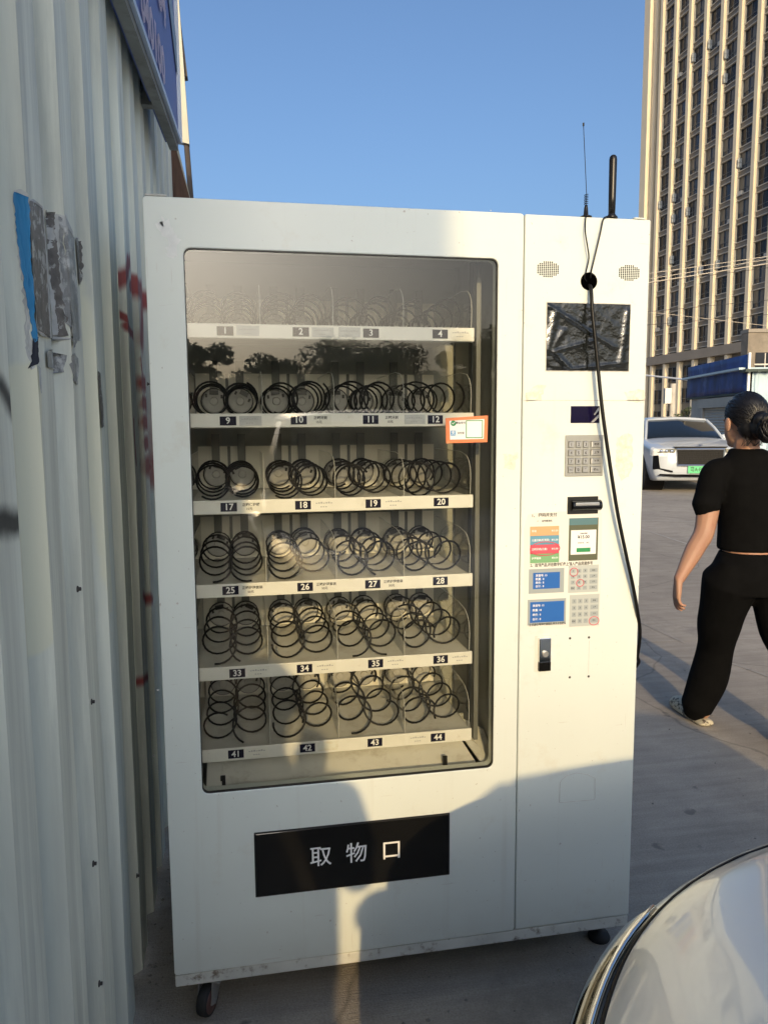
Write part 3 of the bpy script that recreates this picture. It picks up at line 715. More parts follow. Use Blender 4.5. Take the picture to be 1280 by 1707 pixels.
# ------------------------------------------------------------------ far street edge: kerb wall, posts, shrubs, wires
M['kerb'] = mat('pale_kerb_wall', (.48, .46, .42), .8, var=.15, vscale=2)
M['fence_brown'] = mat('rusty_fence', (.16, .10, .07), .8, var=.3, vscale=4)
a = at(1040, 742, 2, 0); 
base = depth(1110, 712, 40); base.z = 0
kd = ROWS[0].copy(); kd.z = 0; kd.normalize(); kn = Vector((-kd.y, kd.x, 0))
mb = MB(); mb.obox(base + Vector((0, 0, .32)) + kd * 1.0, kd * 7, kn * .15, Vector((0, 0, .32))); mb.obox(base + kd + Vector((0, 0, .67)), kd * 7.02, kn * .19, Vector((0, 0, .03)))
o = mb.build('kerb_wall', M['kerb']); tag(o, 'low pale masonry wall beyond the parked white car', 'wall')
fence = thing('rusty_fence', 'low rusty brown fence panel beside the far utility pole', 'fence', base + kn * 1.5)
for i in range(26):
    c = base + kn * 1.5 + kd * (-4.5 + i * .34) + Vector((0, 0, .75))
    mb = MB(); mb.obox(c, kd * .05, kn * .02, Vector((0, 0, .75 + .1 * RNG.random()))); mb.build('slat', M['fence_brown'], fence)
for z in (.4, 1.2):
    mb = MB(); mb.obox(base + kn * 1.54 + kd * -.2 + Vector((0, 0, z)), kd * 4.6, kn * .02, Vector((0, 0, .04))); mb.build('rail', M['fence_brown'], fence)
M['pole_grey'] = mat('concrete_pole', (.50, .46, .38), .8, var=.15, vscale=3)
def far_pole(u, v0, dd, r, name, label, h=None, cross=False):
    b = depth(u, 712, dd); top = depth(u, v0, dd).z if h is None else h; b.z = 0
    t = thing(name, label, 'pole', b)
    mb = MB(); mb.lathe([(r * 1.15, 0), (r, top)], b, 'z', 10); mb.build('shaft', M['pole_grey'], t, smooth=True)
    return t, b, top
up, ub, utop = far_pole(1119, 640, 38, .13, 'utility_pole', 'pale concrete utility pole with grey box rising behind the white car')
mb = MB(); mb.obox(depth(1112, 660, 37.8), kd * .16, kn * .12, Vector((0, 0, .38))); mb.build('service_box', M['galv'], up)
mb = MB(); mb.obox(depth(1116, 662, 37.9), kd * .16, kn * .03, Vector((0, 0, .03))); mb.build('bracket', M['galv'], up)
far_pole(1161, 674, 36, .07, 'marker_post', 'thin white post among the shrubs left of the roller shutter')
mb = MB(); P = depth(1060, 624, 34); Q = depth(1156, 634, 30); mb.tube([P + (P - Q) * 1.2, P, Q], .04, 6)
o = mb.build('pale_pipe', M['white_print']); tag(o, 'thin pale overhead pipe running to the dark blue banner', 'pipe')
M['wire_pale'] = mat('pale_wire', (.62, .55, .45), .5); M['wire_dark'] = mat('dark_wire', (.03, .03, .03), .6)
WL = depth(860, 430, 46); WR = depth(1420, 430, 40)
for pos, nm, lb in ((WL, 'wire_pole', 'tall concrete pole carrying the overhead wires, hidden behind the machine'), (WR, 'wire_pole', 'tall concrete pole carrying the overhead wires, right of the light blue hut')):
    t = thing(nm, lb, 'pole', (pos.x, pos.y, 0)); mb = MB(); mb.lathe([(.2, 0), (.13, 13.5)], (pos.x, pos.y, 0), 'z', 10); mb.build('shaft', M['pole_grey'], t, smooth=True)
    mb = MB(); mb.obox((pos.x, pos.y, 12.6), kd * .9, kn * .05, Vector((0, 0, .06))); mb.build('cross_arm', M['galv'], t)
WI = [((1085, 455), (1280, 427), .016, 'wire_pale', 'uppermost pale overhead wire crossing in front of the tower'),
      ((1085, 464), (1280, 432), .016, 'wire_pale', 'second pale overhead wire from the top crossing the tower'),
      ((1085, 470), (1280, 439), .024, 'wire_pale', 'thickest pale overhead wire crossing in front of the tower'),
      ((1085, 471), (1280, 446), .012, 'wire_dark', 'dark overhead wire just below the pale wires'),
      ((1083, 519), (1280, 500), .012, 'wire_dark', 'dark overhead wire crossing the tower at mid height'),
      ((1085, 520), (1280, 543), .012, 'wire_pale', 'pale overhead wire sloping down to the right across the tower'),
      ((1083, 541), (1280, 524), .012, 'wire_dark', 'lowest dark overhead wire crossing the tower')]
for a, b, r, mm, lb in WI:
    def yx(u): return a[1] + (b[1] - a[1]) * (u - a[0]) / (b[0] - a[0])
    pts = [depth(u, yx(u) + .0002 * (u - 860) * (1420 - u) * .02, 46 - 6 * (u - 860) / 560) for u in range(860, 1421, 40)]
    mb = MB(); mb.tube(pts, r, 5); o = mb.build('overhead_wire', M[mm]); tag(o, lb, 'wire', 'overhead wires in front of the tower')

# ------------------------------------------------------------------ vending machine
vm = thing('vending_machine', 'white vending machine with empty black spiral coils behind its glass door', 'vending machine', (.6, .4, 0))
W_, H0, H1, DEP = 1.2, .10, 1.965, .80
SX = .8725                                   # seam between the two doors
def fp(u, v, y=0.0): return at(u, v, 1, y)
def rrect(x0, x1, z0, z1, r, n=6):
    P = []
    for cx, cz, a0 in ((x1 - r, z1 - r, 0), (x0 + r, z1 - r, 90), (x0 + r, z0 + r, 180), (x1 - r, z0 + r, 270)):
        for k in range(n + 1): P.append((cx + r * cos(radians(a0 + 90 * k / n)), cz + r * sin(radians(a0 + 90 * k / n))))
    return P
def frame_mesh(outer, inner, y0, y1):
    mb = MB(); n = len(outer)
    R = [[(x, y0, z) for x, z in outer], [(x, y0, z) for x, z in inner], [(x, y1, z) for x, z in inner], [(x, y1, z) for x, z in outer]]
    mb.rings(R, closed=True, cap=False, wrap=True); return mb
# cabinet shell behind the doors
mb = MB()
mb.box(0.002, .022, .042, DEP, .131, 1.962); mb.box(1.178, 1.198, .042, DEP, .131, 1.962)
mb.box(.0225, 1.1775, .043, DEP - .002, 1.938, 1.9615); mb.box(.0225, 1.1775, DEP - .022, DEP - .001, .1315, 1.9375); mb.box(.0225, 1.1775, .043, DEP - .0225, .1315, .152)
mb.box(.842, .862, .0435, DEP - .0225, .1525, 1.9375)
mb.build('cabinet', M['paint'], vm, bevel=.003)
# glazed door
wx0, wx1, wz0, wz1 = .0815, .808, .591, 1.859
mb = frame_mesh(rrect(0, SX - .0015, .1335, H1, .008), rrect(wx0, wx1, wz0, wz1, .016), 0, .040)
door = mb.build('window_door', M['paint'], vm, bevel=.002)
mb = frame_mesh(rrect(wx0, wx1, wz0, wz1, .016), rrect(wx0 + .0018, wx1 - .0018, wz0 + .0018, wz1 - .0018, .0145), .003, .012)
mb.build('window_gasket', M['black_plastic'], door)
pts = rrect(wx0 + .0018, wx1 - .0018, wz0 + .0018, wz1 - .0018, .0145)
mb = MB(); mb.add([(x, .0075, z) for x, z in pts], [tuple(range(len(pts)))]); mb.build('window_glass', M['glass'], door, recalc=False)
# scuffs
def patch(poly, y, m, name, parent, jag=.0):
    P = []
    for i in range(len(poly)):
        a = fp(*poly[i]); b = fp(*poly[(i + 1) % len(poly)]); n = max(int((b - a).length / .006), 1)
        for k in range(n):
            q = a.lerp(b, k / n); P.append((q.x + RNG.uniform(-jag, jag), y, q.z + RNG.uniform(-jag, jag)))
    mb = MB(); mb.poly([Vector(p) for p in P], (0, .0004, 0)); return mb.build(name, m, parent)
# pick up port
c0 = fp(425.5, 1390); c1 = fp(747, 1456)
mb = MB(); mb.box(c0.x, c1.x, -.0035, .004, c1.z, c0.z); port = mb.build('pickup_flap', M['black_gloss'], door, bevel=.0015)
mb = frame_mesh(rrect(c0.x - .003, c1.x + .003, c1.z - .003, c0.z + .003, .002), rrect(c0.x, c1.x, c1.z, c0.z, .001), -.001, .003); mb.build('flap_rim', M['black_plastic'], port)
for ch, (u, v) in zip('取物口', ((534.5, 1429), (594, 1423), (652, 1418))):
    mb = MB(); q = fp(u, v); put_text(mb, ch, .056, (q.x, -.0045, q.z + .0015), 0, sx=1.0); mb.build('lettering', M['white_print'], port)
# QR sticker on the glass, its code left blank
s0 = fp(743, 694); s1 = fp(813, 738)
mb = MB(); mb.poly([fp(742.5, 697, .004), fp(813, 692.5, .004), fp(812, 737, .004), fp(743.5, 739, .004)], (0, .0012, 0)); stk = mb.build('payment_sticker', M['orange'], door); stk['label'] = 'small orange framed payment sticker on the glass'
mb = MB(); mb.poly([fp(749, 701.5, .0032), fp(807, 698.5, .0032), fp(806, 731.5, .0032), fp(750, 733, .0032)], (0, .0005, 0)); mb.build('sticker_field', M['white_print'], stk)
q = fp(756, 705.5); mb = MB(); mb.lathe([(.0068, .0026), (.0068, .0029)], (q.x, 0, q.z), 'y', 14); put_text(mb, '✓', .012, (q.x, .0022, q.z), 1); mb.build('tick_mark', [M['green'], M['white_print']], stk)
q = fp(755.5, 722); mb = MB(); mb.box(q.x - .006, q.x + .006, .0026, .003, q.z - .006, q.z + .006); put_text(mb, '支', .010, (q.x, .0022, q.z), 1); mb.build('pay_mark', [M['sblue'], M['white_print']], stk)
mb = MB(); q = fp(768, 705); put_text(mb, '微信支付', .0062, (q.x, .0026, q.z), 0); q = fp(768.5, 722); put_text(mb, '支付宝', .0058, (q.x, .0026, q.z), 0); mb.build('lettering', M['dark_print'], stk)
a = fp(777, 700.5); b = fp(805, 730)
mb = frame_mesh(rrect(a.x, b.x, b.z, a.z, .001), rrect(a.x + .002, b.x - .002, b.z + .002, a.z - .002, .0005), .0024, .0029); mb.build('code_frame', M['green'], stk)
# base strip, hinge cap
mb = MB(); mb.box(0.001, 1.199, .003, .79, H0, .1305); mb.build('base', M['paint_worn'], vm, bevel=.003)
mb = MB(); mb.box(.004, .05, .0, .05, 1.9652, 1.9705); mb.build('hinge_cap', M['dust'], vm, bevel=.002)
mb = MB(); mb.box(1.155, 1.185, .0, .05, 1.9652, 1.9685); mb.build('hinge_cap', M['paint'], vm, bevel=.001)
M['faded_print'] = mat('faded_print', (.42, .42, .42), .6)
# casters
def caster(x, y, ang):
    c = MB(); R = Matrix.Rotation(ang, 3, 'Z'); o = Vector((x, y, 0))
    def T(p): return o + R @ Vector(p)
    c.box(-.04, .04, -.035, .035, .0945, .0998); c.v = [tuple(T(p)) for p in c.v]
    for s in (-1, 1): c.poly([T((s * .017, -.03, .0944)), T((s * .017, .03, .0944)), T((s * .017, .040, .036)), T((s * .017, .018, .026))], R @ Vector((s * .003, 0, 0)))
    fork = c.build('caster_fork', M['galv'], vm)
    w = MB(); w.lathe([(.020, -.014), (.036, -.013), (.0385, -.007), (.0385, .007), (.036, .013), (.020, .014)], (0, 0, 0), 'x', 24); w.v = [tuple(T(Vector(p) + Vector((0, .025, .0388)))) for p in w.v]
    w.build('caster_wheel', M['rubber'], fork, smooth=True)
    w = MB(); w.lathe([(.010, -.0152), (.030, -.0148), (.031, -.014), (.031, .014), (.030, .0148), (.010, .0152)], (0, 0, 0), 'x', 20); w.v = [tuple(T(Vector(p) + Vector((0, .025, .0388)))) for p in w.v]
    w.build('caster_hub', M['wheel_red'], fork, smooth=True)
    w = MB(); w.tube([T((-.022, .025, .0388)), T((.022, .025, .0388))], .005, 8); w.build('axle', M['galv'], fork)
caster(.085, .05, radians(155)); caster(1.15, .19, radians(-60)); caster(.075, .70, .4); caster(1.125, .70, -.4)
mb = MB(); mb.lathe([(.030, 0), (.032, .006), (.026, .018), (.012, .022), (.008, .03), (.008, .0995)], (1.165, .10, 0), 'z', 16); mb.build('levelling_foot', M['rubber'], vm, smooth=True)

# liner of the product bay
mb = MB()
mb.box(.0225, .0245, .042, .50, .155, 1.936); mb.box(.838, .8415, .0415, .50, .155, 1.936); mb.box(.025, .8375, .47, .475, .155, 1.936)
mb.box(.025, .8375, .042, .469, 1.925, 1.9355)
mb.build('bay_liner', M['liner'], vm)
for x, y in ((.79, .11), (.812, .22)):
    mb = MB(); mb.box(x, x + .012, y, y + .03, .62, 1.9); mb.build('slotted_rail', M['liner_dark'], vm, bevel=.001)
for x in (.05,):
    mb = MB(); mb.box(x, x + .012, .11, .14, .62, 1.9); mb.build('slotted_rail', M['liner_dark'], vm, bevel=.001)
# coils: two hands
def coil_mesh(hand, turns, name):
    path = []; n = int(turns * 22)
    for i in range(n + 1):
        t = i / n; a = -pi / 2 + .9 + hand * 2 * pi * turns * t
        rr = .0412 * (1 + .05 * mnoise.noise((t * 5, turns * 3, hand))); path.append((rr * cos(a) + .004 * mnoise.noise((t * 3, turns, 2 + hand)), .315 * (1 - t - .05 * sin(2 * pi * t) * mnoise.noise((turns, hand, .5)) * 2), rr * sin(a) - .004 * (1 - (1 - t) ** 2) * (turns % 1)))
    mb = MB(); mb.tube(path, .0027, 6); return mb.mesh(name, M['black_wire'], True)
coils = {(-1, 0): coil_mesh(-1, 3.45, 'coil'), (1, 0): coil_mesh(1, 3.6, 'coil'), (-1, 1): coil_mesh(-1, 3.2, 'coil'), (1, 1): coil_mesh(1, 3.3, 'coil'), (-1, 2): coil_mesh(-1, 3.75, 'coil'), (1, 2): coil_mesh(1, 3.85, 'coil')}
dm = MB(); dm.lathe([(.034, 0), (.034, -.008), (.030, -.010), (.012, -.010), (.010, -.014), (.001, -.014)], (0, 0, 0), 'y', 18, 0)
dm.lathe([(.036, .001), (.037, -.004), (.034, -.0085), (.0335, -.0075)], (0, 0, 0), 'y', 18, 1, cap=False)
dm.box(-.012, .012, -.018, -.0105, .018, .030, 1); dm.box(-.024, -.018, -.014, -.0105, .010, .020, 1); dm.box(.018, .024, -.014, -.0105, .008, .018, 1)
disc_me = dm.mesh('motor_disc', [M['grey_plastic'], M['black_plastic']])
bm_ = MB(); bm_.box(-.011, .011, -.006, .002, -.03, .115); bar_me = bm_.mesh('mount_bar', M['liner_dark'])
X0, PW = .0745, .1724
dv = MB(); PR = [(0, .365, 0), (0, .015, 0), (0, .004, .002), (0, .0, .05), (0, .004, .074), (0, .018, .092), (0, .04, .104), (0, .10, .112), (0, .365, .112)]
dv.add(PR, [tuple(range(len(PR)))], 0)
for i in range(2, 7): dv.tube([PR[i], PR[i + 1]], .0009, 5, 1)
dv.tube([PR[7], PR[8]], .0008, 5, 1)
div_me = dv.mesh('divider', [M['acrylic'], M['acrylic_edge']])
ROWZ = [(1.687, 1), (1.480, 9), (1.275, 17), (1.073, 25), (.868, 33), (.661, 41)]
LAB = {1: ('~', '', 'g'), 2: ('~', '', 'g'), 3: ('~', '', 'g'), 4: ('~', '', 'p'), 9: ('~', '', 'g'), 10: ('正畸牙刷', '15元', 'p'), 11: ('正畸牙刷', '15元', 'n'), 12: ('~', '', 'g'),
       17: ('正畸保护蜡', '15元', 'p'), 18: ('~', '', 'n'), 19: ('~', '', 'n'), 20: None, 25: ('正畸护理套装', '50元', 'n'), 26: ('正畸护理套装', '50元', 'n'), 27: ('正畸护理套装', '50元', 'n'), 28: None,
       33: ('~', '', 'p'), 34: ('~', '', 'p'), 35: ('~', '', 'p'), 36: ('~', '', 'p'), 41: ('~', '', 'p'), 42: ('', '', 'y'), 43: ('', '', 'p'), 44: ('~', '', 'p')}
rc = random.Random(3)
for ri, (z, n0) in enumerate(ROWZ):
    zf = z + .010
    mb = MB(); mb.box(X0 - .002, X0 + 4 * PW + .002, .064, .452, zf - .003, zf); mb.box(X0 - .002, X0 + 4 * PW + .002, .0635, .0665, zf - .028, zf - .0032)
    tray = mb.build('shelf_tray', M['tray'], vm)
    mb = MB(); mb.box(X0 - .003, X0 + 4 * PW + .003, .0545, .0630, z - .0165, z + .0165); mb.build('price_strip', M['strip'], tray, bevel=.0015)
    mb = MB(); mb.box(X0, X0 + 4 * PW, .444, .448, zf + .002, zf + .125); mb.build('back_plate', M['plate'], tray)
    for k in range(4):
        mb = MB(); xx = X0 + (k + .5) * PW; mb.box(xx - .004, xx + .004, .439, .4435, zf + .06, zf + .125); mb.build('plate_joint', M['liner_dark'], tray)
    for k in range(5):
        o = link('divider', div_me, tray, False); o.location = (X0 + k * PW, .068, zf); o.rotation_euler = (0, 0, rc.uniform(-.008, .008))
        o.matrix_parent_inverse = wmat(tray).inverted()
    for k in range(4):
        for h in (-1, 1):
            xx = X0 + (k + .5) * PW + h * .0365 + rc.uniform(-.002, .002)
            o = link('mount_bar', bar_me, tray); o.location = (xx, .437, zf + .045)
            o = link('motor_disc', disc_me, tray); o.location = (xx, .431, zf + .047); o.rotation_euler = (0, rc.uniform(-.5, .5), 0)
            o = link('coil', coils[(h, rc.choice((0, 0, 1, 2)))], tray); o.location = (xx, .085 + rc.uniform(-.008, .012) + (.05 if rc.random() < .12 else 0), zf + .0465)
            o.rotation_euler = (rc.uniform(-.015, .012), rc.uniform(-.45, .45), rc.uniform(-.022, .022)); o.scale = (1 + rc.uniform(-.03, .03),) * 3
            mb = MB(); 
        nx = [.165, .337, .509, .681][k] + rc.uniform(-.006, .006); num = n0 + k
        if num == 12: nx = .668
        nz_ = z + rc.uniform(-.001, .001)
        mb = MB(); mb.box(nx - .019, nx + .019, .0530, .0544, nz_ - .0105, nz_ + .0105, 0); put_text(mb, str(num), .0215, (nx, .0524, nz_), 1);
        mb.build('number_plate', [M['navy'], M['white_print']], tray)
        lb = LAB[num]
        if lb:
            side = -1 if num in (12, 44, 3) else 1
            lx = nx + side * .052; mi = {'g': 'paper_grey', 'p': 'paper', 'n': 'strip', 'y': 'tape'}[lb[2]]
            mb = MB(); tw = rc.uniform(-.02, .02)
            mb.obox((lx, .0540, nz_ + rc.uniform(-.002, .002)), Vector((.026, 0, .026 * tw)), Vector((0, .0004, 0)), Vector((-.0115 * tw, 0, .0115)), 0)
            if lb[0] == '~':
                for q_ in range(7): mb.box(lx - .021 + q_ * .006, lx - .0168 + q_ * .006, .0533, .0536, nz_ + .0025, nz_ + .0048 + .001 * (q_ % 3), 2)
                for q_ in range(3): mb.box(lx - .010 + q_ * .006, lx - .006 + q_ * .006, .0533, .0536, nz_ - .0065, nz_ - .0042, 2)
            elif lb[0]: put_text(mb, lb[0], .0082, (lx, .0532, nz_ + .0045), 1)
            if lb[1]: put_text(mb, lb[1], .0075, (lx - .004, .0532, nz_ - .0055), 1)
            mb.build('price_label', [M[mi], M['dark_print'], M['faded_print']], tray)
# delivery bin under the lowest tray
mb = MB(); mb.poly([(.095, .055, .566), (.79, .055, .566), (.755, .22, .628), (.13, .22, .628)], (0, .004, -.006)); bin_ = mb.build('delivery_chute', M['tray'], vm)
mb = MB(); mb.poly([(.088, .05, .55), (.125, .05, .55), (.128, .30, .645), (.088, .30, .645)], (0, .002, .03)); mb.build('chute_cheek', M['tray'], bin_)
mb = MB(); mb.poly([(.80, .045, .57), (.755, .22, .635), (.755, .30, .635), (.835, .16, .62), (.835, .045, .57)], (0, .002, .006)); mb.build('chute_cheek', M['tray'], bin_)
for x in (.128, .70):
    q = Vector((x, .0, 0)); mb = MB(); mb.box(x - .006, x + .006, .070, .074, .573, .600); mb.build('sensor_tab', M['black_plastic'], bin_)
mb = MB(); mb.box(.09, .80, .24, .245, .60, .645); mb.build('chute_back', M['liner'], bin_)

# control door
mb = MB(); mb.box(SX + .0015, 1.2, 0, .040, .1335, H1 - .0005); cd = mb.build('control_door', M['paint'], vm, bevel=.004)
a = fp(873, 667.5); b = fp(1077, 670)
mb = MB(); mb.box(SX + .004, 1.196, -.0004, .0005, a.z - .0008, a.z + .0008); mb.build('panel_line', M['dust'], cd)
for (u, v) in ((913, 449), (1048, 455)):
    q = fp(u, v); mb = MB()
    for i in range(-5, 6):
        for j in range(-4, 5):
            if (i / 5.6) ** 2 + (j / 4.4) ** 2 < 1.02: mb.lathe([(.0018, -.0006), (.0018, .0004)], (q.x + i * .0051, 0, q.z + j * .0042), 'y', 7)
    o = stuff(mb.build('speaker_grille', M['hole_dark'], cd))  # flat dots coloured as the dark inside the speaker holes
q = fp(981, 469); mb = MB(); mb.lathe([(.0215, .0002), (.0215, -.0012), (.0200, -.0014), (.0195, -.0006), (.001, -.0005)], (q.x, 0, q.z), 'y', 28); mb.build('cable_hole_disc', M['hole_dark'], cd, smooth=False)  # flat black disc, the dark inside of the hole put into its colour
# screen with crumpled film
a = fp(911.5, 504.5); b = fp(1046.5, 618.5)
mb = frame_mesh(rrect(a.x - .002, b.x + .002, b.z - .002, a.z + .002, .001), rrect(a.x, b.x, b.z, a.z, .0005), -.001, .002); scr = mb.build('screen_rim', M['dust'], cd)
mb = MB(); nx_, nz2 = 56, 48; R = []
def film(x, z):
    u = (x - a.x) / (b.x - a.x); v = (z - b.z) / (a.z - b.z); h = 0
    for (p0, p1, w, amp) in (((.02, .95), (.55, .55), .035, .0035), ((.55, .55), (.82, .35), .03, .002), ((.08, .28), (.55, .45), .03, .003), ((.08, .28), (.30, .0), .05, .003), ((.9, .1), (.97, .9), .05, .003), ((.02, .3), (.1, .9), .06, .003), ((.3, .02), (.93, .12), .03, .003), ((.2, .6), (.05, .28), .05, .002), ((.5, .7), (.62, .68), .02, .001)):
        ax_, az_ = p0; bx_, bz_ = p1; dx, dz = bx_ - ax_, bz_ - az_; t = max(0, min(1, ((u - ax_) * dx + (v - az_) * dz) / (dx * dx + dz * dz)))
        d = math.hypot(u - ax_ - dx * t, v - az_ - dz * t); h = max(h, amp * max(0, 1 - d / w))
    return h + .0006 * (mnoise.noise((u * 9, v * 9, 2)) + 1)
for j in range(nz2 + 1):
    z = b.z + (a.z - b.z) * j / nz2
    R.append([(a.x + (b.x - a.x) * i / nx_, -.0012 - film(a.x + (b.x - a.x) * i / nx_, z), z) for i in range(nx_ + 1)])
mb.rings(R, closed=False, cap=False)
M['film'] = mat('crumpled_film', (.012, .014, .014), .10, spec=.7, var=.3, vscale=30, bump=.25, bscale=45)
mb.build('screen_film', M['film'], scr, smooth=True, recalc=False)
mb = MB(); mb.box(a.x, b.x, -.0008, .001, b.z, a.z); mb.build('display', M['screen'], scr)
# small display
a = fp(951, 677); b = fp(998, 705); mb = MB(); mb.box(a.x, b.x, -.001, .002, b.z, a.z); sd_ = mb.build('small_display', M['screen_blue'], cd)
mb = MB(); mb.poly([fp(989, 691, -.0012), fp(997, 679, -.0012), fp(997.5, 684, -.0012), fp(991, 692, -.0012)], (0, -.0004, 0)); mb.poly([fp(984, 704, -.0012), fp(997, 691, -.0012), fp(997, 696, -.0012), fp(989, 704, -.0012)], (0, -.0004, 0)); mb.build('film_crease', M['galv'], sd_)
# keypad
K = lambda x, y: Vector((fp(0, 0).x, 0, 0))
a = fp(941, 725.5); b = fp(1004, 793); a.x = (fp(942, 725).x + fp(940, 792).x) / 2; b.x = (fp(1005, 725).x + fp(1003, 792).x) / 2
mb = MB(); mb.box(a.x, b.x, -.003, .002, b.z, a.z); kp = mb.build('keypad', M['keypad'], cd, bevel=.001)
kw, kh = b.x - a.x, a.z - b.z
KEYS = [('1', '2', '3', '取消'), ('4', '5', '6', '上翻'), ('7', '8', '9', '下翻'), ('ESC', '0', '*', '确认')]
for r in range(4):
    zz = a.z - kh * (.225 + .205 * r)
    for c in range(4):
        if c < 3: xx, w = a.x + kw * (.14 + .19 * c), kw * .066
        else: xx, w = a.x + kw * .80, kw * .135
        mb = MB(); hh = kh * .072
        mb.rings([[(xx + sx * w * s, y, zz + sz * hh * s) for sx, sz in ((-1, -1), (1, -1), (1, 1), (-1, 1))] for y, s in ((-.0032, 1.08), (-.0032, 1.0), (-.0062, .95), (-.0066, .85))], mi=0)
        t = KEYS[r][c]; put_text(mb, t, .0105 if len(t) == 1 else (.0068 if t != 'ESC' else .005), (xx, -.0069, zz), 1)
        mb.build('key', [M['steel'], M['dark_print']], kp)
# reader lip
a = fp(946, 829); b = fp(999, 855)
mb = MB(); mb.box(a.x - .001, b.x - .006, -.002, .002, b.z - .001, a.z + .001); rd = mb.build('card_slot', M['black_plastic'], cd)
R = []
for t in range(9):
    an_ = -pi / 2 + pi * t / 8; R.append([(a.x + .008 - .0 + x, -.002 - .016 * cos(an_), (a.z + b.z) / 2 + .0135 * sin(an_)) for x in (0, .004, b.x - a.x - .012, b.x - a.x - .009)])
mb = MB(); mb.rings(R, closed=False, cap=False); mb.build('slot_lip', M['black_gloss'], rd, smooth=True, recalc=True)
mb = MB(); mb.box(a.x + .014, b.x - .010, -.0195, -.0150, (a.z + b.z) / 2 + .000, (a.z + b.z) / 2 + .0085); mb.build('lip_plate', M['steel'], rd, bevel=.002)
# instruction sheet
paper = [fp(880, 858, -.0006), fp(890, 855, -.0006), fp(988, 850, -.0006), fp(996, 852, -.0006), fp(1003, 856, -.0006), fp(1003, 880, -.0006), fp(999, 1045, -.0006), fp(873, 1049, -.0006), fp(873, 880, -.0006)]
mb = MB(); mb.poly(paper, (0, .0005, 0)); ps = mb.build('instruction_sheet', M['poster_paper'], cd); ps['label'] = 'printed paper payment instructions taped below the keypad'
def prect(u0, v0, u1, v1, m, y=-.0011, name='printed_panel', parent=None):
    a = fp(u0, v0); b = fp(u1, v1); mb = MB(); mb.box(a.x, b.x, y, y + .0004, b.z, a.z); return mb.build(name, m, parent or ps), a, b
P_ = {k: mat('print_' + k, c, .45) for k, c in {'orange': (.72, .40, .20), 'blue': (.13, .33, .45), 'red': (.70, .10, .14), 'green': (.20, .42, .20), 'olive': (.11, .12, .07), 'teal': (.10, .20, .22), 'lcd': (.02, .13, .45), 'grey': (.36, .40, .40), 'silver': (.50, .53, .50)}.items()}
for (v0, v1, k, t1, t2) in ((878, 892, 'orange', '牙线', '¥15.00'), (893.5, 907, 'blue', '儿童牙刷(新到货)', '¥15.00'), (908.5, 922, 'red', '正畸牙线(三盒)', '¥15.00'), (923.5, 937, 'green', '护理套装', '¥50.00')):
    o, a, b = prect(883, v0, 931, v1, P_[k]); mb = MB(); zz = (a.z + b.z) / 2
    put_text(mb, t1, .0062, (a.x + .004, -.0016, zz), 0, 'LEFT'); put_text(mb, t2, .0062, (b.x - .003, -.0016, zz), 0, 'RIGHT'); mb.build('lettering', M['white_print'], ps)
def oval(u0, v0, u1, v1, m, r=.0011):
    a = fp(u0, v0); b = fp(u1, v1); mb = MB(); mb.tube([((a.x + b.x) / 2 + (b.x - a.x) / 2 * cos(t * pi / 12), -.0018, (a.z + b.z) / 2 + (a.z - b.z) / 2 * sin(t * pi / 12)) for t in range(25)], r, 4, cap=False); mb.build('red_ring', m, ps)
oval(883, 904, 932, 925, P_['red'])
o, a, b = prect(948, 864, 995, 933, P_['olive']); prect(948, 864, 995, 874, P_['teal'], -.0014); o2, a, b = prect(951, 884, 992, 923, M['white_print'], -.0015)
mb = MB(); put_text(mb, '¥15.00', .0115, ((a.x + b.x) / 2, -.0019, a.z - .018), 0); put_text(mb, '付款给商家', .004, ((a.x + b.x) / 2, -.0019, a.z - .009), 0); put_text(mb, '支付方式      余额', .0040, ((a.x + b.x) / 2, -.0019, a.z - .033), 0); mb.build('lettering', M['dark_print'], ps)
prect(960, 913.5, 983, 919.5, M['green'], -.0018)
mb = MB(); q = fp(886, 860); put_text(mb, '1、', .0100, (q.x - .001, -.0014, q.z), 0, 'LEFT'); q = fp(912, 858.5); put_text(mb, '扫码并支付', .0100, (q.x, -.0014, q.z), 0); q = fp(907, 868.5); put_text(mb, '<      自助售货机', .0055, (q.x, -.0014, q.z), 0)
q = fp(883, 941); put_text(mb, '2、选择产品,并在数字键盘上输入产品货道序号', .0098, (q.x, -.0014, q.z - .003), 0, 'LEFT', sx=.83); q = fp(881, 1042); put_text(mb, '注:机器在等待时请稍后,再次点击确认', .0076, (q.x, -.0014, q.z), 0, 'LEFT', sx=.80)
mb.build('lettering', M['dark_print'], ps)
for (u0, v0, u1, v1, iu0, iv0, iu1, iv1, lines) in ((881, 949, 939, 987, 888, 955, 932, 980, ('货道号: 15', '数量:  8', '单价:  8', '合计:  8')), (879, 1000, 942, 1039, 883, 1004, 939, 1035, ('货道号: 15', '数量: 18', '单价:  8', '合计:  8'))):
    prect(u0, v0, u1, v1, P_['grey']); o, a, b = prect(iu0, iv0, iu1, iv1, P_['lcd'], -.0015); mb = MB()
    for i, t in enumerate(lines): put_text(mb, t, .0070, (a.x + .006, -.0019, a.z - (a.z - b.z) * (.18 + .22 * i)), 0, 'LEFT')
    mb.build('lettering', M['white_print'], ps)
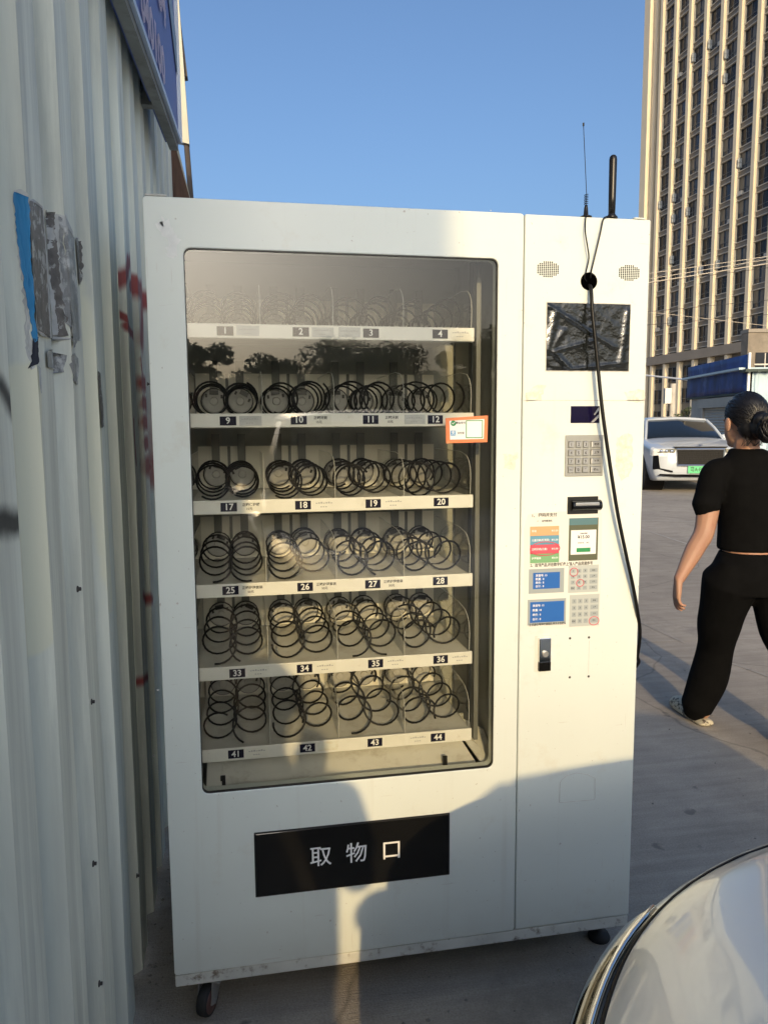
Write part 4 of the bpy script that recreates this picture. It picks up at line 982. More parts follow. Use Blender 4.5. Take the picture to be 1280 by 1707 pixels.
for (u0, v0, u1, v1, marks) in ((947, 943, 996, 986, ((949, 947, 962, 960), (960, 966, 972, 977))), (949, 992, 997, 1042, ((981, 1028, 997, 1041),))):
    o, a, b = prect(u0, v0, u1, v1, P_['silver']); mb = MB(); ww, hh = b.x - a.x, a.z - b.z
    for r in range(4):
        for c in range(4):
            xx = a.x + ww * (.15 + .2 * c if c < 3 else .83); zz = a.z - hh * (.2 + .21 * r); w = ww * (.07 if c < 3 else .13)
            mb.box(xx - w, xx + w, -.0015, -.0012, zz - hh * .07, zz + hh * .07, 0); put_text(mb, KEYS[r][c], .006 if c < 3 else .004, (xx, -.0018, zz), 1)
    mb.build('printed_keys', [P_['grey'], M['dark_print']], ps)
    for mk in marks: oval(*mk, P_['red'], .0010)
# lock handle
a = fp(891, 1060); b = fp(917, 1118)
mb = frame_mesh(rrect(a.x, b.x, b.z, a.z, .001), rrect(a.x + .009, b.x - .002, b.z + .002, a.z - .002, .0005), -.0012, .003); lk = mb.build('lock_recess', M['tray'], cd)
mb = MB(); mb.box(a.x + .0095, b.x - .0025, -.0085, .002, b.z + .0025, a.z - .005); hd = mb.build('lock_handle', M['chrome'], lk, bevel=.002)
mb = MB(); mb.box(a.x + .0092, b.x - .0022, -.0090, .001, b.z + .002, b.z + .028); mb.build('lower_grip', M['black_gloss'], lk, bevel=.002)
q = Vector(((a.x + b.x) / 2 + .0035, 0, (a.z + b.z) / 2 + .001)); mb = MB(); mb.lathe([(.0085, -.0085), (.0085, -.0115), (.0065, -.012), (.006, -.011), (.003, -.011), (.003, -.0125), (.0005, -.0125)], q, 'y', 16); mb.build('key_cylinder', M['galv'], lk)
for (u, v) in ((949.5, 1064), (981, 1062.5), (949, 1129), (980.5, 1127.5)):
    q = fp(u, v); mb = MB(); mb.lathe([(.0032, .0003), (.0032, -.0008), (.002, -.0016), (.0004, -.0016)], q, 'y', 10); mb.build('screw', M['screw'], cd)
a = fp(981.5, 1068); b = fp(981, 1123); mb = MB(); mb.box(a.x - .0004, a.x + .0004, -.0003, .0004, b.z, a.z); mb.build('panel_line', M['dust'], cd)
# knock-out outline low on the door
path = [fp(932, 1338), fp(933, 1305), fp(936, 1300), fp(944, 1293), fp(960, 1288.5), fp(978, 1291), fp(991, 1297), fp(991, 1330), fp(990, 1333), fp(932, 1338)]
mb = MB(); mb.tube([p + Vector((0, -.0001, 0)) for p in path], .0007, 5, cap=False); mb.build('knockout_outline', M['dust'], cd)
# tape residue, scuffs
patch([(876, 655), (896, 640), (911, 641), (902, 660), (904, 667), (878, 670)], -.0004, M['tape'], 'tape_residue', cd, .003)
patch([(1041, 654), (1058, 649), (1075, 651), (1073, 671), (1046, 671)], -.0004, M['tape'], 'tape_residue', cd, .003)
patch([(1028, 730), (1040, 724), (1054, 724), (1053, 780), (1046, 796), (1034, 800), (1026, 780)], -.0004, M['tape'], 'tape_residue', cd, .003)
patch([(838, 757), (863, 755), (861, 768), (856, 782), (840, 780)], -.0004, M['tape'], 'tape_residue', door, .003)
patch([(262, 375), (280, 368), (300, 400), (296, 430), (276, 424), (282, 405)], -.0003, M['scuff'], 'scuff_mark', door, .005)
patch([(270, 360), (276, 366), (274, 376), (266, 374)], -.0003, M['scuff'], 'scuff_mark', door, .004)
for i in range(16):
    u, v = RNG.choice(((RNG.uniform(250, 300), RNG.uniform(900, 1400)), (RNG.uniform(560, 830), RNG.uniform(350, 356) + 0), (RNG.uniform(880, 1060), RNG.uniform(1300, 1500)), (RNG.uniform(300, 850), RNG.uniform(1500, 1560))))
    q = fp(u, v); r0 = RNG.uniform(.001, .003); mb = MB(); mb.poly([(q.x + r0 * RNG.uniform(.4, 1.2) * cos(t), -.0008, q.z + r0 * RNG.uniform(.4, 1.6) * sin(t)) for t in (0, 1, 2, 3, 4, 5)], (0, .0003, 0)); mb.build('paint_chip', M['dust'], door if u < 860 else cd)

# ------------------------------------------------------------------ antennas and power cord
hole = fp(981, 469)
def bez(P, n=14):
    """smooth path through points"""
    P = [Vector(p) for p in P]; out = []
    for i in range(len(P) - 1):
        p0 = P[max(i - 1, 0)]; p1 = P[i]; p2 = P[i + 1]; p3 = P[min(i + 2, len(P) - 1)]
        for k in range(n):
            t = k / n; out.append(.5 * ((2 * p1) + (-p0 + p2) * t + (2 * p0 - 5 * p1 + 4 * p2 - p3) * t * t + (-p0 + 3 * p1 - 3 * p2 + p3) * t ** 3))
    out.append(P[-1]); return out
yA = .012
b0 = at(976, 360, 1, yA); b0.z = H1
an1 = thing('whip_antenna', 'thin black whip antenna with a small loading coil on the machine top', 'antenna', b0)
mb = MB(); mb.lathe([(.014, 0), (.0145, .003), (.006, .006), (.0045, .024), (.0028, .030)], b0, 'z', 14); mb.build('magnet_base', M['black_plastic'], an1, smooth=True)
t1 = at(972, 207, 1, yA); mid = b0 + Vector((0, 0, .030)); 
mb = MB(); hel = [mid.lerp(b0 + Vector((0, 0, .055)), i / 60) + Vector((.0042 * cos(i * .63), .0042 * sin(i * .63), 0)) for i in range(61)]; mb.tube(hel, .0009, 5); mb.build('loading_coil', M['black_wire'], an1)
mb = MB(); mb.tube([mid, b0 + Vector((.0005, 0, .056)), t1], .0009, 6); mb.build('whip', M['black_wire'], an1)
mb = MB(); mb.tube([t1 - (t1 - b0).normalized() * .004, t1 + Vector((0, 0, .003))], .0022, 8); mb.build('tip_cap', M['black_wire'], an1)
mb = MB(); mb.tube(bez([b0 + Vector((-.002, -.010, .002)), fp(976, 362, -.006), fp(975, 385, -.012), fp(979, 412, -.014), fp(981, 430, -.012), fp(977, 450, -.010), fp(974, 462, -.004), hole + Vector((-.006, .0, 0))]), .0017, 6); mb.build('antenna_cable', M['black_wire'], an1)
b1 = at(1019, 361, 1, yA); b1.z = H1
an2 = thing('stub_antenna', 'thick black round-ended antenna on the machine top', 'antenna', b1)
mb = MB(); mb.lathe([(.014, 0), (.0145, .004), (.009, .010), (.0085, .012)], b1, 'z', 14); mb.build('magnet_base', M['black_plastic'], an2, smooth=True)
hh = at(1019, 258, 1, yA).z - H1
mb = MB(); mb.lathe([(.0082, .012), (.0088, .05), (.0094, hh - .012), (.0085, hh - .005), (.005, hh - .0008), (.0006, hh)], b1, 'z', 16); mb.build('rod', M['black_plastic'], an2, smooth=True)
mb = MB(); mb.tube(bez([b1 + Vector((-.008, -.012, .003)), fp(1006, 364, -.006), fp(1001, 385, -.010), fp(994, 415, -.012), fp(988, 440, -.010), fp(985, 452, -.006), hole + Vector((.004, 0, .008))]), .0019, 6); mb.build('antenna_cable', M['black_wire'], an2)
mb = MB(); mb.tube(bez([hole + Vector((0, .002, -.010)), fp(984.5, 482, -.012), fp(987, 520, -.024), fp(994, 590, -.030), fp(1003, 680, -.034), fp(1014, 760, -.034), fp(1028, 850, -.030), fp(1042, 920, -.024), fp(1054, 975, -.016), fp(1062, 1020, -.006), fp(1066, 1055, .010), at(1062, 1092, 1, .04), at(1056, 1115, 1, .085), (1.216, .3, .6), (1.22, .6, .2), (1.23, .9, .01), (1.3, 1.6, .006)]), .0047, 8)
cord = mb.build('power_cord', M['black_wire'], smooth=True); tag(cord, 'black power cord hanging from the round hole down the machine front', 'cord')

# ------------------------------------------------------------------ vegetation
M['leaf'] = mat('green_leaves', (.055, .075, .028), .6, var=.5, vscale=1.5)
M['leaf_dry'] = mat('dry_leaves', (.11, .085, .045), .7, var=.5, vscale=2)
M['bark'] = mat('tree_bark', (.10, .08, .06), .9, var=.3, vscale=5)
def crown_mesh(rx, rz, n, leaf, seed, m, lumps=14):
    r = random.Random(seed); mb = MB(); cl = []
    for i in range(lumps):
        a = r.uniform(0, 2 * pi); e = r.uniform(-.6, 1.0); d = r.uniform(.35, .85)
        cl.append((Vector((cos(a) * rx * d * cos(e), sin(a) * rx * d * cos(e), rz * d * sin(e))), r.uniform(.22, .45) * rx))
    for i in range(n):
        c, rad = r.choice(cl); v = Vector((r.gauss(0, 1), r.gauss(0, 1), r.gauss(0, 1))).normalized() * rad * r.random() ** .4
        v.z *= .8; p = c + v; a = Vector((r.gauss(0, 1), r.gauss(0, 1), r.gauss(0, .6))).normalized(); b = a.cross(Vector((r.gauss(0, 1), r.gauss(0, 1), r.gauss(0, 1)))).normalized()
        s = leaf * r.uniform(.6, 1.3); mb.quad(p - a * s, p + b * s * .45, p + a * s, p - b * s * .45)
    return mb.mesh('crown', m)
def trunk_mesh(h, r0, spread, seed):
    r = random.Random(seed); mb = MB(); mb.tube([(0, 0, 0), (r.uniform(-.1, .1), 0, h * .35), (r.uniform(-.15, .15), r.uniform(-.1, .1), h * .7), (0, 0, h)], [r0, r0 * .8, r0 * .55, r0 * .25], 8)
    for i in range(7):
        a = r.uniform(0, 2 * pi); z = h * r.uniform(.4, .8); e = Vector((cos(a) * spread, sin(a) * spread, h * r.uniform(.85, 1.15)))
        mb.tube([(0, 0, z), Vector((0, 0, z)).lerp(e, .5) + Vector((0, 0, -.1 * h * .3)), e], [r0 * .45, r0 * .28, r0 * .08], 6)
    return mb.mesh('trunk', M['bark'], True)
kinds = []
for k, (rx, rz, th, n) in enumerate(((3.2, 1.9, 4.3, 9000), (2.2, 1.6, 2.9, 5500), (1.6, 2.3, 3.2, 5000))):
    kinds.append((crown_mesh(rx, rz, n, .11, 20 + k, M['leaf'], (22, 14, 12)[k]), trunk_mesh(th, (.24, .18, .15)[k], rx * .6, 30 + k), th))
def tree(x, y, k, s, rz, label):
    t = thing('tree', label, 'tree', (x, y, 0), rz, 'trees across the lot behind the viewer'); t.scale = (s, s, s)
    o = link('trunk', kinds[k][1], t, False); o = link('crown', kinds[k][0], t, False); o.location = (0, 0, kinds[k][2] * 1.05)
def mirror_x(u, D):     # where a thing stands that the glass shows at picture column u, D metres behind the machine front
    d = ray(u, 640); return CAM_POS.x + d.x / d.y * (D - CAM_POS.y)
TR = [(590, 36, 0, .92, .3, 'large spreading tree behind the viewer, tallest reflection in the machine glass'), (640, 38, 0, .90, 1.9, 'spreading tree beside the tallest one in the machine glass reflection'), (450, 40, 1, 1.2, .5, 'round low tree reflected left of the tallest tree'), (500, 41, 1, 1.05, 2.1, 'low tree reflected next to the tallest tree on its left'),
      (400, 40, 1, .95, 3.3, 'small tree reflected second from the left in the glass'), (322, 24, 2, .85, .4, 'narrow leafy tree reflected at the left edge of the glass'), (740, 44, 1, 1.1, 1.2, 'low tree reflected right of the tallest tree'), (770, 40, 2, 1.15, 2.2, 'upright tree reflected behind the orange sticker'), (815, 34, 2, 1.2, 4.0, 'tall narrow tree reflected at the right edge of the glass'), (705, 46, 1, 1.0, 5.0, 'far low tree reflected between the tallest and the upright tree')]
for u, D, k, s, rz, lb in TR: tree(mirror_x(u, D), -D, k, s, rz, lb)
for i in range(7):
    u = 345 + i * 68; D = 43 + (i * 37 % 6); tree(mirror_x(u, D), -D, 1, .9 + .05 * (i % 3), i * 1.3, 'distant low tree %s in the far hedge row behind the viewer' % ('leftmost', 'second from left', 'third from left', 'in the middle', 'third from right', 'second from right', 'rightmost')[i])
M['far_wall'] = mat('dim_far_wall', (.18, .17, .15), .8, var=.15, vscale=1)
M['far_roof'] = mat('far_roof_sheet', (.10, .10, .10), .7)
fb = thing('low_building', 'long low flat-roofed building across the lot reflected under the trees', 'building', (2, -50, 0))
mb = MB(); mb.box(-28, 34, -56, -50, 0, 3.0); mb.build('wall', M['far_wall'], fb)
mb = MB(); mb.box(-28.5, 34.5, -56.5, -49, 3.002, 3.25); mb.build('roof', M['far_roof'], fb)
for i in range(12):
    x = -24 + i * 4.8; mb = MB(); mb.box(x, x + 2.2, -50.02, -49.97, .9, 2.3); mb.build('window', M['twin'], fb)
# hoarding board, unseen and added to cast shade on the machine's upper left
M['board'] = mat('shade_board_sheet', (.40, .42, .44), .5, var=.1, vscale=2)
hb = thing('shade_board', 'grey roadside hoarding board on two steel posts behind the viewer', 'hoarding', (-2.2, -10, 0))
LX = .697 - tan(radians(7)) * 10; LZ = 1.47 + 10 * tan(radians(SUN_EL)) / cos(radians(7))
mb = MB(); mb.box(-4.2, LX, -10.06, -10, LZ, LZ + 2.4); mb.build('board', M['board'], hb)
for x in (-1.75, -3.6):
    mb = MB(); mb.tube([(x, -10.12, 0), (x, -10.12, LZ + 2.2)], .06, 10); mb.build('post', M['galv'], hb, smooth=True)
# shrubs by the far kerb
for i, (u, v, dd, s, mm, lb) in enumerate(((1142, 690, 37, 1.0, 'leaf', 'loose green shrub growing behind the parked white car'), (1130, 700, 38, .8, 'leaf_dry', 'dry brown bush beside the pale utility pole'), (1152, 712, 36, .6, 'leaf_dry', 'low dry bush between the shrub and the roller shutter'), (1156, 719, 34, .45, 'leaf', 'small green plant on the low pale wall'))):
    b = depth(u, 712, dd); b.z = 0; top = depth(u, v, dd).z
    t = thing('shrub', lb, 'shrub', b); hgt = max(top, .8)
    r = random.Random(50 + i); mb = MB()
    for k in range(9):
        a = r.uniform(0, 2 * pi); e = b + Vector((cos(a) * s * .7, sin(a) * s * .7, hgt * r.uniform(.6, 1.1))); mb.tube([b, b.lerp(e, .5) + Vector((0, 0, .1)), e], [.02, .014, .004], 5)
    mb.build('stem', M['bark'], t)
    o = link('crown', crown_mesh(s, hgt * .55, int(900 * s), .07, 60 + i, M[mm], 10), t, False); o.location = (0, 0, hgt * .75)

# ------------------------------------------------------------------ cars
M['car_silver'] = mat('silver_car_paint', (.74, .74, .70), .34, metal=.25, coat=.8, var=.05, vscale=3, dirt=(.58, .56, .50), dscale=9, dlo=.62, dhi=.85)
M['car_white'] = mat('white_car_paint', (.50, .54, .57), .32, coat=.7)  # white greyed and blued, shade on the car put into the colour
M['car_glass'] = mat('car_glass', (.010, .014, .018), .05, coat=.5)
M['car_black'] = mat('car_black_trim', (.004, .004, .005), .5, spec=.2)
M['lamp_lens'] = clear_mat('lamp_lens', (.92, .92, .88), .02, 1.6)
M['lamp_inner'] = mat('lamp_housing', (.26, .25, .19), .25, metal=.2, var=.5, vscale=14)
M['lamp_bowl'] = mat('lamp_reflector', (.95, .93, .84), .25, var=.25, vscale=22)
M['tyre'] = mat('tyre_rubber', (.015, .015, .015), .8)
M['rim'] = mat('alloy_rim', (.45, .45, .45), .3, metal=.8)
M['grille'] = mat('grille_mesh', (.006, .006, .007), .5, spec=.2)
def lerp_tab(T, d):
    """monotone cubic through the table rows"""
    if d <= T[0][0]: return T[0][1:]
    if d >= T[-1][0]: return T[-1][1:]
    n = len(T)
    for i in range(n - 1):
        if d <= T[i + 1][0]: break
    out = []
    for c in range(1, len(T[0])):
        sl = lambda j: (T[j + 1][c] - T[j][c]) / (T[j + 1][0] - T[j][0])
        def dv(j):
            if j == 0: return sl(0)
            if j == n - 1: return sl(n - 2)
            p, q = sl(j - 1), sl(j); return 0 if p * q <= 0 else 2 * p * q / (p + q)
        h = T[i + 1][0] - T[i][0]; t = (d - T[i][0]) / h
        out.append((2 * t ** 3 - 3 * t ** 2 + 1) * T[i][c] + (t ** 3 - 2 * t ** 2 + t) * h * dv(i) + (-2 * t ** 3 + 3 * t ** 2) * T[i + 1][c] + (t ** 3 - t ** 2) * h * dv(i + 1))
    return tuple(out)
class Car:
    """shape tables by distance d behind the nose: (d, half width, bottom, shoulder, crown)"""
    def __init__(s, tab, n=2.5): s.tab = tab; s.n = n
    def pt(s, d, th, off=0.0):
        """th 90 = centre top, 0 = shoulder, negative down the flank to -90 = sill"""
        w, zb, zs, zt = lerp_tab(s.tab, d); e = 2 / s.n
        if th >= 0:
            a = radians(th); c, sn_ = cos(a), sin(a)
            return Vector(((w + off) * max(c, 0) ** e, -d, zs + (zt - zs + off) * sn_ ** e))
        t = -th / 90.0
        x = w * (1 + .015 * sin(t * pi) - .10 * t ** 3)
        return Vector((x + off, -d, zs + (zb - zs) * t))
    def ring(s, d, off=0.0, k=10):
        R = [s.pt(d, 90 - 90 * i / k, off) for i in range(k)] + [s.pt(d, -90 * i / k, off) for i in range(k + 1)]
        return R + [Vector((-p.x, p.y, p.z)) for p in R[::-1] if p.x > 1e-6]
    def body(s, ds):
        mb = MB(); mb.rings([s.ring(d) for d in ds]); return mb
    def patch(s, d0, d1, th0, th1, off, nd=24, nth=16, side=1, edge=None, lift=None, mid=None):
        mb = MB(); R = []
        for i in range(nd + 1):
            d = d0 + (d1 - d0) * i / nd; a, b = (th0, th1) if edge is None else edge(d)
            row = []
            for j in range(nth + 1):
                th = a + (b - a) * j / nth if mid is None else (a + (mid(d) - a) * j * 2 / nth if j * 2 <= nth else mid(d) + (b - mid(d)) * (j * 2 - nth) / nth); p = s.pt(d, th, off); row.append(Vector((side * p.x, p.y, p.z + (lift(d, th) if lift else 0))))
            R.append(row)
        mb.rings(R, closed=False, cap=False); return mb
def frange(a, b, n): return [a + (b - a) * i / n for i in range(n + 1)]
def wheel(root, x, y, r, w):
    mb = MB(); mb.lathe([(r * .62, -w), (r * .94, -w), (r, -w * .7), (r, w * .7), (r * .94, w), (r * .62, w)], (x, y, r), 'x', 28); t = lbuild(mb, 'wheel', M['tyre'], root, True)
    s = 1 if x > 0 else -1; xo = x + s * w * .75
    mb = MB(); mb.lathe([(r * .62, xo), (r * .55, xo - s * .03), (r * .12, xo + s * .01), (.01, xo + s * .015)], (0, y, r), 'x', 20, 1)
    for k in range(5):
        a = 2 * pi * k / 5; mb.obox((xo + s * .01, y + cos(a) * r * .33, r + sin(a) * r * .33), (.012, 0, 0), (0, cos(a) * r * .27, sin(a) * r * .27), (0, -sin(a) * r * .07, cos(a) * r * .07), 0)
    o = mb.build('rim', [M['rim'], M['car_black']]); o.parent = t
    mb = MB(); mb.lathe([(r * 1.13, x - s * .30), (r * 1.13, x + s * (w + .004))], (0, y, r * 1.03), 'x', 28); lbuild(mb, 'wheel_well', M['car_black'], root)
def greenhouse(root, G, paint, hw_b, hw_t):
    """G: list of (d, z) along the roof line: screen base, roof front, roof rear, rear screen base"""
    (d0, z0), (d1, z1), (d2, z2), (d3, z3) = G
    def sec(d, z, zb, hb, ht):
        return [Vector((hb, -d, zb)), Vector((ht + .02, -d, z - .05)), Vector((ht - .05, -d, z)), Vector((0, -d, z + .03)), Vector((-ht + .05, -d, z)), Vector((-ht - .02, -d, z - .05)), Vector((-hb, -d, zb))]
    zb = z0 - .06; R = []
    for i in range(25):
        d = d0 + (d3 - d0) * i / 24
        if d < d1: t = (d - d0) / (d1 - d0); z = z0 + (z1 - z0) * (t ** .85)
        elif d < d2: t = (d - d1) / (d2 - d1); z = z1 + (z2 - z1) * t + .04 * sin(pi * t)
        else: t = (d - d2) / (d3 - d2); z = z2 + (z3 - z2) * t ** 1.3
        f = max(min((z - zb) / (z1 - zb), 1), .05); R.append(sec(d, max(z, zb + .06), zb - .05, hw_b, hw_b + (hw_t - hw_b) * f))
    mb = MB(); mb.rings(R); gl = lbuild(mb, 'cabin_glass', M['car_glass'], root, True)
    roof = []
    for i in range(13):
        t = i / 12; d = d1 - .04 + (d2 - d1 + .12) * t; z = z1 + (z2 - z1) * t + .04 * sin(pi * min(max(t, 0), 1)) + .012; h = hw_t - .03
        roof.append([Vector((h + .035, -d, z - .06)), Vector((h, -d, z)), Vector((h * .5, -d, z + .028)), Vector((0, -d, z + .036)), Vector((-h * .5, -d, z + .028)), Vector((-h, -d, z)), Vector((-h - .035, -d, z - .06))])
    mb = MB(); mb.rings(roof, cap=True); lbuild(mb, 'roof', paint, root, True)
    for s in (-1, 1):
        for pth, r in (([(s * hw_b, -d0, zb), (s * (hw_b + hw_t) / 2 * 1.0, -(d0 + d1) / 2, (zb + z1) / 2 + .03), (s * (hw_t + .0), -d1, z1 - .02)], .035), ([(s * (hw_t + .0), -d2, z2 - .02), (s * (hw_b + hw_t) / 2, -(d2 + d3) / 2, (z2 + z3) / 2 + .05), (s * hw_b, -d3, z3 - .03)], .05), ([(s * (hw_b + .004), -(d1 + d2) / 2, zb), (s * (hw_t + .015), -(d1 + d2) / 2, z1 - .02)], .03)):
            mb = MB(); mb.tube(bez(pth, 5), r, 8); lbuild(mb, 'pillar', M['car_black'] if root.name.startswith('silver') else paint, root, True)
        mb = MB(); mb.ball((s * (hw_b + .085), -(d0 + .38), z0 + .05), .085, .06, .07, 14, 8); mb.tube([(s * (hw_b - .02), -(d0 + .36), z0 - .01), (s * (hw_b + .06), -(d0 + .37), z0 + .02)], .022, 6); lbuild(mb, 'wing_mirror', paint, root, True)

# silver saloon, its nose corner at the lower right
sal = thing('silver_car', 'silver car whose bonnet and headlight poke in at the lower right', 'car', (1.25, -.75, 0), radians(-4))
SAL = Car([(0, .25, .34, .68, .815), (.08, .42, .28, .72, .845), (.19, .56, .25, .75, .865), (.32, .665, .24, .77, .88), (.51, .76, .24, .795, .90), (.77, .83, .24, .82, .92), (1.1, .875, .24, .85, .95), (1.5, .895, .24, .90, 1.0), (2.1, .905, .24, .95, 1.04), (3.6, .905, .24, .98, 1.06), (4.2, .88, .26, .97, 1.06), (4.6, .80, .32, .92, 1.02), (4.72, .65, .38, .86, .96)], 2.5)
lbuild(SAL.body(frange(0, .6, 40) + frange(.64, 4.72, 44)), 'body', M['car_silver'], sal, True)
HT = [(.085, 62), (.12, 44), (.18, 33), (.26, 26.5), (.40, 21), (.6, 17.5), (.9, 15), (1.5, 13)]
def hood_edge(d): return (90, lerp_tab(HT, d)[0])
CT = [(.085, 74), (.13, 58), (.19, 46), (.28, 44), (.42, 50), (.8, 55), (1.5, 58)]
def crease_at(d): return lerp_tab(CT, d)[0]
def crease(d, th):
    c = crease_at(d); e = hood_edge(d)[1]; t = (th - e) / max(c - e, 1) if th < c else 1 - .35 * (th - c) / max(90 - c, 1)
    return .013 * max(t, 0) * min(max((d - .085) / .10, 0), 1)
for s in (-1, 1):
    lbuild(SAL.patch(.085, 1.5, 90, 20, .004, 60, 40, s, hood_edge, crease, crease_at), 'bonnet', M['car_silver'], sal, True)
    gp = [SAL.pt(.083, 90 - (90 - 62) * i / 10, .002) for i in range(11)] + [SAL.pt(d, hood_edge(d)[1], .002) for d in frange(.088, 1.5, 60)]
    mb = MB(); mb.tube([(s * p.x, p.y, p.z) for p in gp], .0042, 6); lbuild(mb, 'bonnet_gap', M['car_black'], sal, True)
    def lamp_edge(d):
        t = min(max((d - .20) / .62, 0), 1); return (hood_edge(d)[1] - 3, -4 - 14 * sin(pi * min(t * .9 + .1, 1)))
    lm = lbuild(SAL.patch(.20, .82, 0, 0, .001, 30, 12, s, lamp_edge), 'headlight', M['lamp_inner'], sal, True)
    o = SAL.patch(.195, .83, 0, 0, .011, 30, 12, s, lambda d: (lamp_edge(d)[0] + .8, lamp_edge(d)[1] - .8)).build('lens', M['lamp_lens'], None, True); o.parent = lm
    for e in (1,):
        rimp = [SAL.pt(d, lamp_edge(d)[e] + (1.2 if e == 0 else -1.2), .005) for d in frange(.195, .83, 30)]; mb = MB(); mb.tube([(s * p.x, p.y, p.z) for p in rimp], .004, 6); o = mb.build('lamp_trim', M['car_black'], None, True); o.parent = lm
    for d0_, d1_ in ((.25, .40), (.44, .62)):
        def bowl(d, a=d0_, b=d1_):
            t = (d - a) / (b - a); hgt = 7.5 * sqrt(max(1 - (2 * t - 1) ** 2, .01)); m_ = (lamp_edge(d)[0] + lamp_edge(d)[1]) / 2 + 1; return (m_ + hgt, m_ - hgt)
        o = SAL.patch(d0_, d1_, 0, 0, .004, 14, 8, s, bowl).build('highlight_bowl', M['lamp_bowl'], None, True); o.parent = lm  # near-white bowl colour stands in for bright streak highlights in the lamp
    rimp = [SAL.pt(d, lamp_edge(d)[0] + .6, .009) for d in frange(.195, .83, 30)]; mb = MB(); mb.tube([(s * p.x, p.y, p.z) for p in rimp], .0045, 6); o = mb.build('lamp_trim', M['chrome'], None, True); o.parent = lm
    lbuild(SAL.patch(1.65, 1.66, -2, -80, .003, 1, 10, s), 'door_gap', M['car_black'], sal)
    for d in (.86, 3.68): wheel(sal, s * .80, -d, .33, .105)
mb = MB(); mb.obox((0, .004, .56), (.24, 0, 0), (0, .012, 0), (0, 0, .07), 0); lbuild(mb, 'grille', M['grille'], sal)
mb = MB(); mb.obox((0, .012, .45), (.22, 0, 0), (0, .006, 0), (0, 0, .07), 0); lbuild(mb, 'number_plate', M['white_print'], sal, bevel=.004)
greenhouse(sal, ((1.46, 1.0), (2.25, 1.50), (3.30, 1.49), (4.1, 1.08)), M['car_silver'], .82, .62)

# white car facing the viewer
NP = depth(1168, 712, 15.9)
suv = thing('white_car', 'white car with black grille and green number plate parked facing the viewer', 'car', (NP.x, NP.y, 0), radians(162))
SUV = Car([(0, .66, .36, .86, .95), (.05, .84, .30, .87, .975), (.14, .93, .26, .88, 1.0), (.35, .965, .24, .92, 1.04), (.8, .98, .24, .97, 1.10), (1.35, .985, .24, 1.03, 1.16), (2.2, .985, .24, 1.06, 1.18), (3.9, .985, .24, 1.10, 1.20), (4.5, .95, .28, 1.08, 1.18), (4.85, .88, .35, 1.0, 1.12)], 2.8)
lbuild(SUV.body(frange(0, .4, 16) + frange(.45, 4.85, 36)), 'body', M['car_white'], suv, True)
greenhouse(suv, ((1.25, 1.10), (2.10, 1.565), (3.9, 1.54), (4.6, 1.12)), M['car_white'], .86, .68)
mb = MB(); mb.poly([(-.47, .02, .92), (.47, .02, .92), (.44, .03, .60), (-.44, .03, .60)], (0, -.05, 0)); gr = lbuild(mb, 'grille', M['grille'], suv)
fr_ = [(-.48, .03, .93), (.48, .03, .93), (.45, .04, .59), (-.45, .04, .59), (-.48, .03, .93)]
mb = MB(); mb.tube(fr_, .018, 6); o = mb.build('grille_frame', M['chrome']); o.parent = gr
mb = MB()
for k in range(7): mb.obox((0, .032, .64 + k * .042), (.45, 0, 0), (0, .006, 0), (0, 0, .007))
for k in range(17): mb.obox((-.42 + k * .0525, .030, .76), (.005, 0, 0), (0, .005, 0), (0, 0, .15))
o = mb.build('grille_bars', M['car_black']); o.parent = gr
mb = MB(); mb.poly([(-.55, .02, .985), (.55, .02, .985), (.50, .035, .945), (-.50, .035, .945)], (0, -.05, 0)); lbuild(mb, 'bonnet_edge', M['car_black'], suv)
for s in (-1, 1):
    lm = lbuild(SUV.patch(.0, .26, 0, 0, .006, 14, 8, s, lambda d: (24, -14)), 'headlight', M['lamp_bowl'], suv, True)
    mb = MB(); mb.poly([(s * .50, .035, .935), (s * .83, -.03, .925), (s * .90, -.10, .90), (s * .84, -.03, .85), (s * .52, .03, .86)], (0, -.05, 0)); o = mb.build('lamp_unit', M['lamp_inner']); o.parent = lm
    for k in range(3):
        mb = MB(); mb.ball((s * (.58 + k * .10), .03 - .02 * k, .892), .04, .03, .028, 12, 6); o = mb.build('projector', M['chrome']); o.parent = lm
    mb = MB(); mb.poly([(s * .84, -.02, .80), (s * .93, -.12, .79), (s * .93, -.12, .50), (s * .55, .04, .44), (s * .55, .04, .475), (s * .80, .0, .53), (s * .82, -.0, .62)], (0, .01, 0)); lbuild(mb, 'air_slot', M['car_black'], suv)
    for d in (.95, 3.8): wheel(suv, s * .87, -d, .37, .12)
mb = MB(); mb.poly([(-.85, .0, .37), (-.5, .03, .345), (.5, .03, .345), (.85, .0, .37), (.8, .01, .41), (.45, .035, .40), (-.45, .035, .40), (-.8, .01, .41)], (0, .012, 0)); lbuild(mb, 'lower_intake', M['car_black'], suv)
M['plate_green'] = mat('green_plate', (.10, .55, .22), .45)
mb = MB(); mb.box(-.24, .24, .03, .042, .50 - .075, .50 + .075, 0)
vs, fs = text_geo('粤A·F8', .115, 'LEFT'); mb.add([(.20 - v[0] * .8, .0455, .50 + v[2]) for v in vs], fs, 1)
lbuild(mb, 'number_plate', [M['plate_green'], M['dark_print']], suv)
mb = MB(); mb.ball((0, -.02, 1.015), .06, .03, .012, 10, 6); lbuild(mb, 'bonnet_badge', M['chrome'], suv)

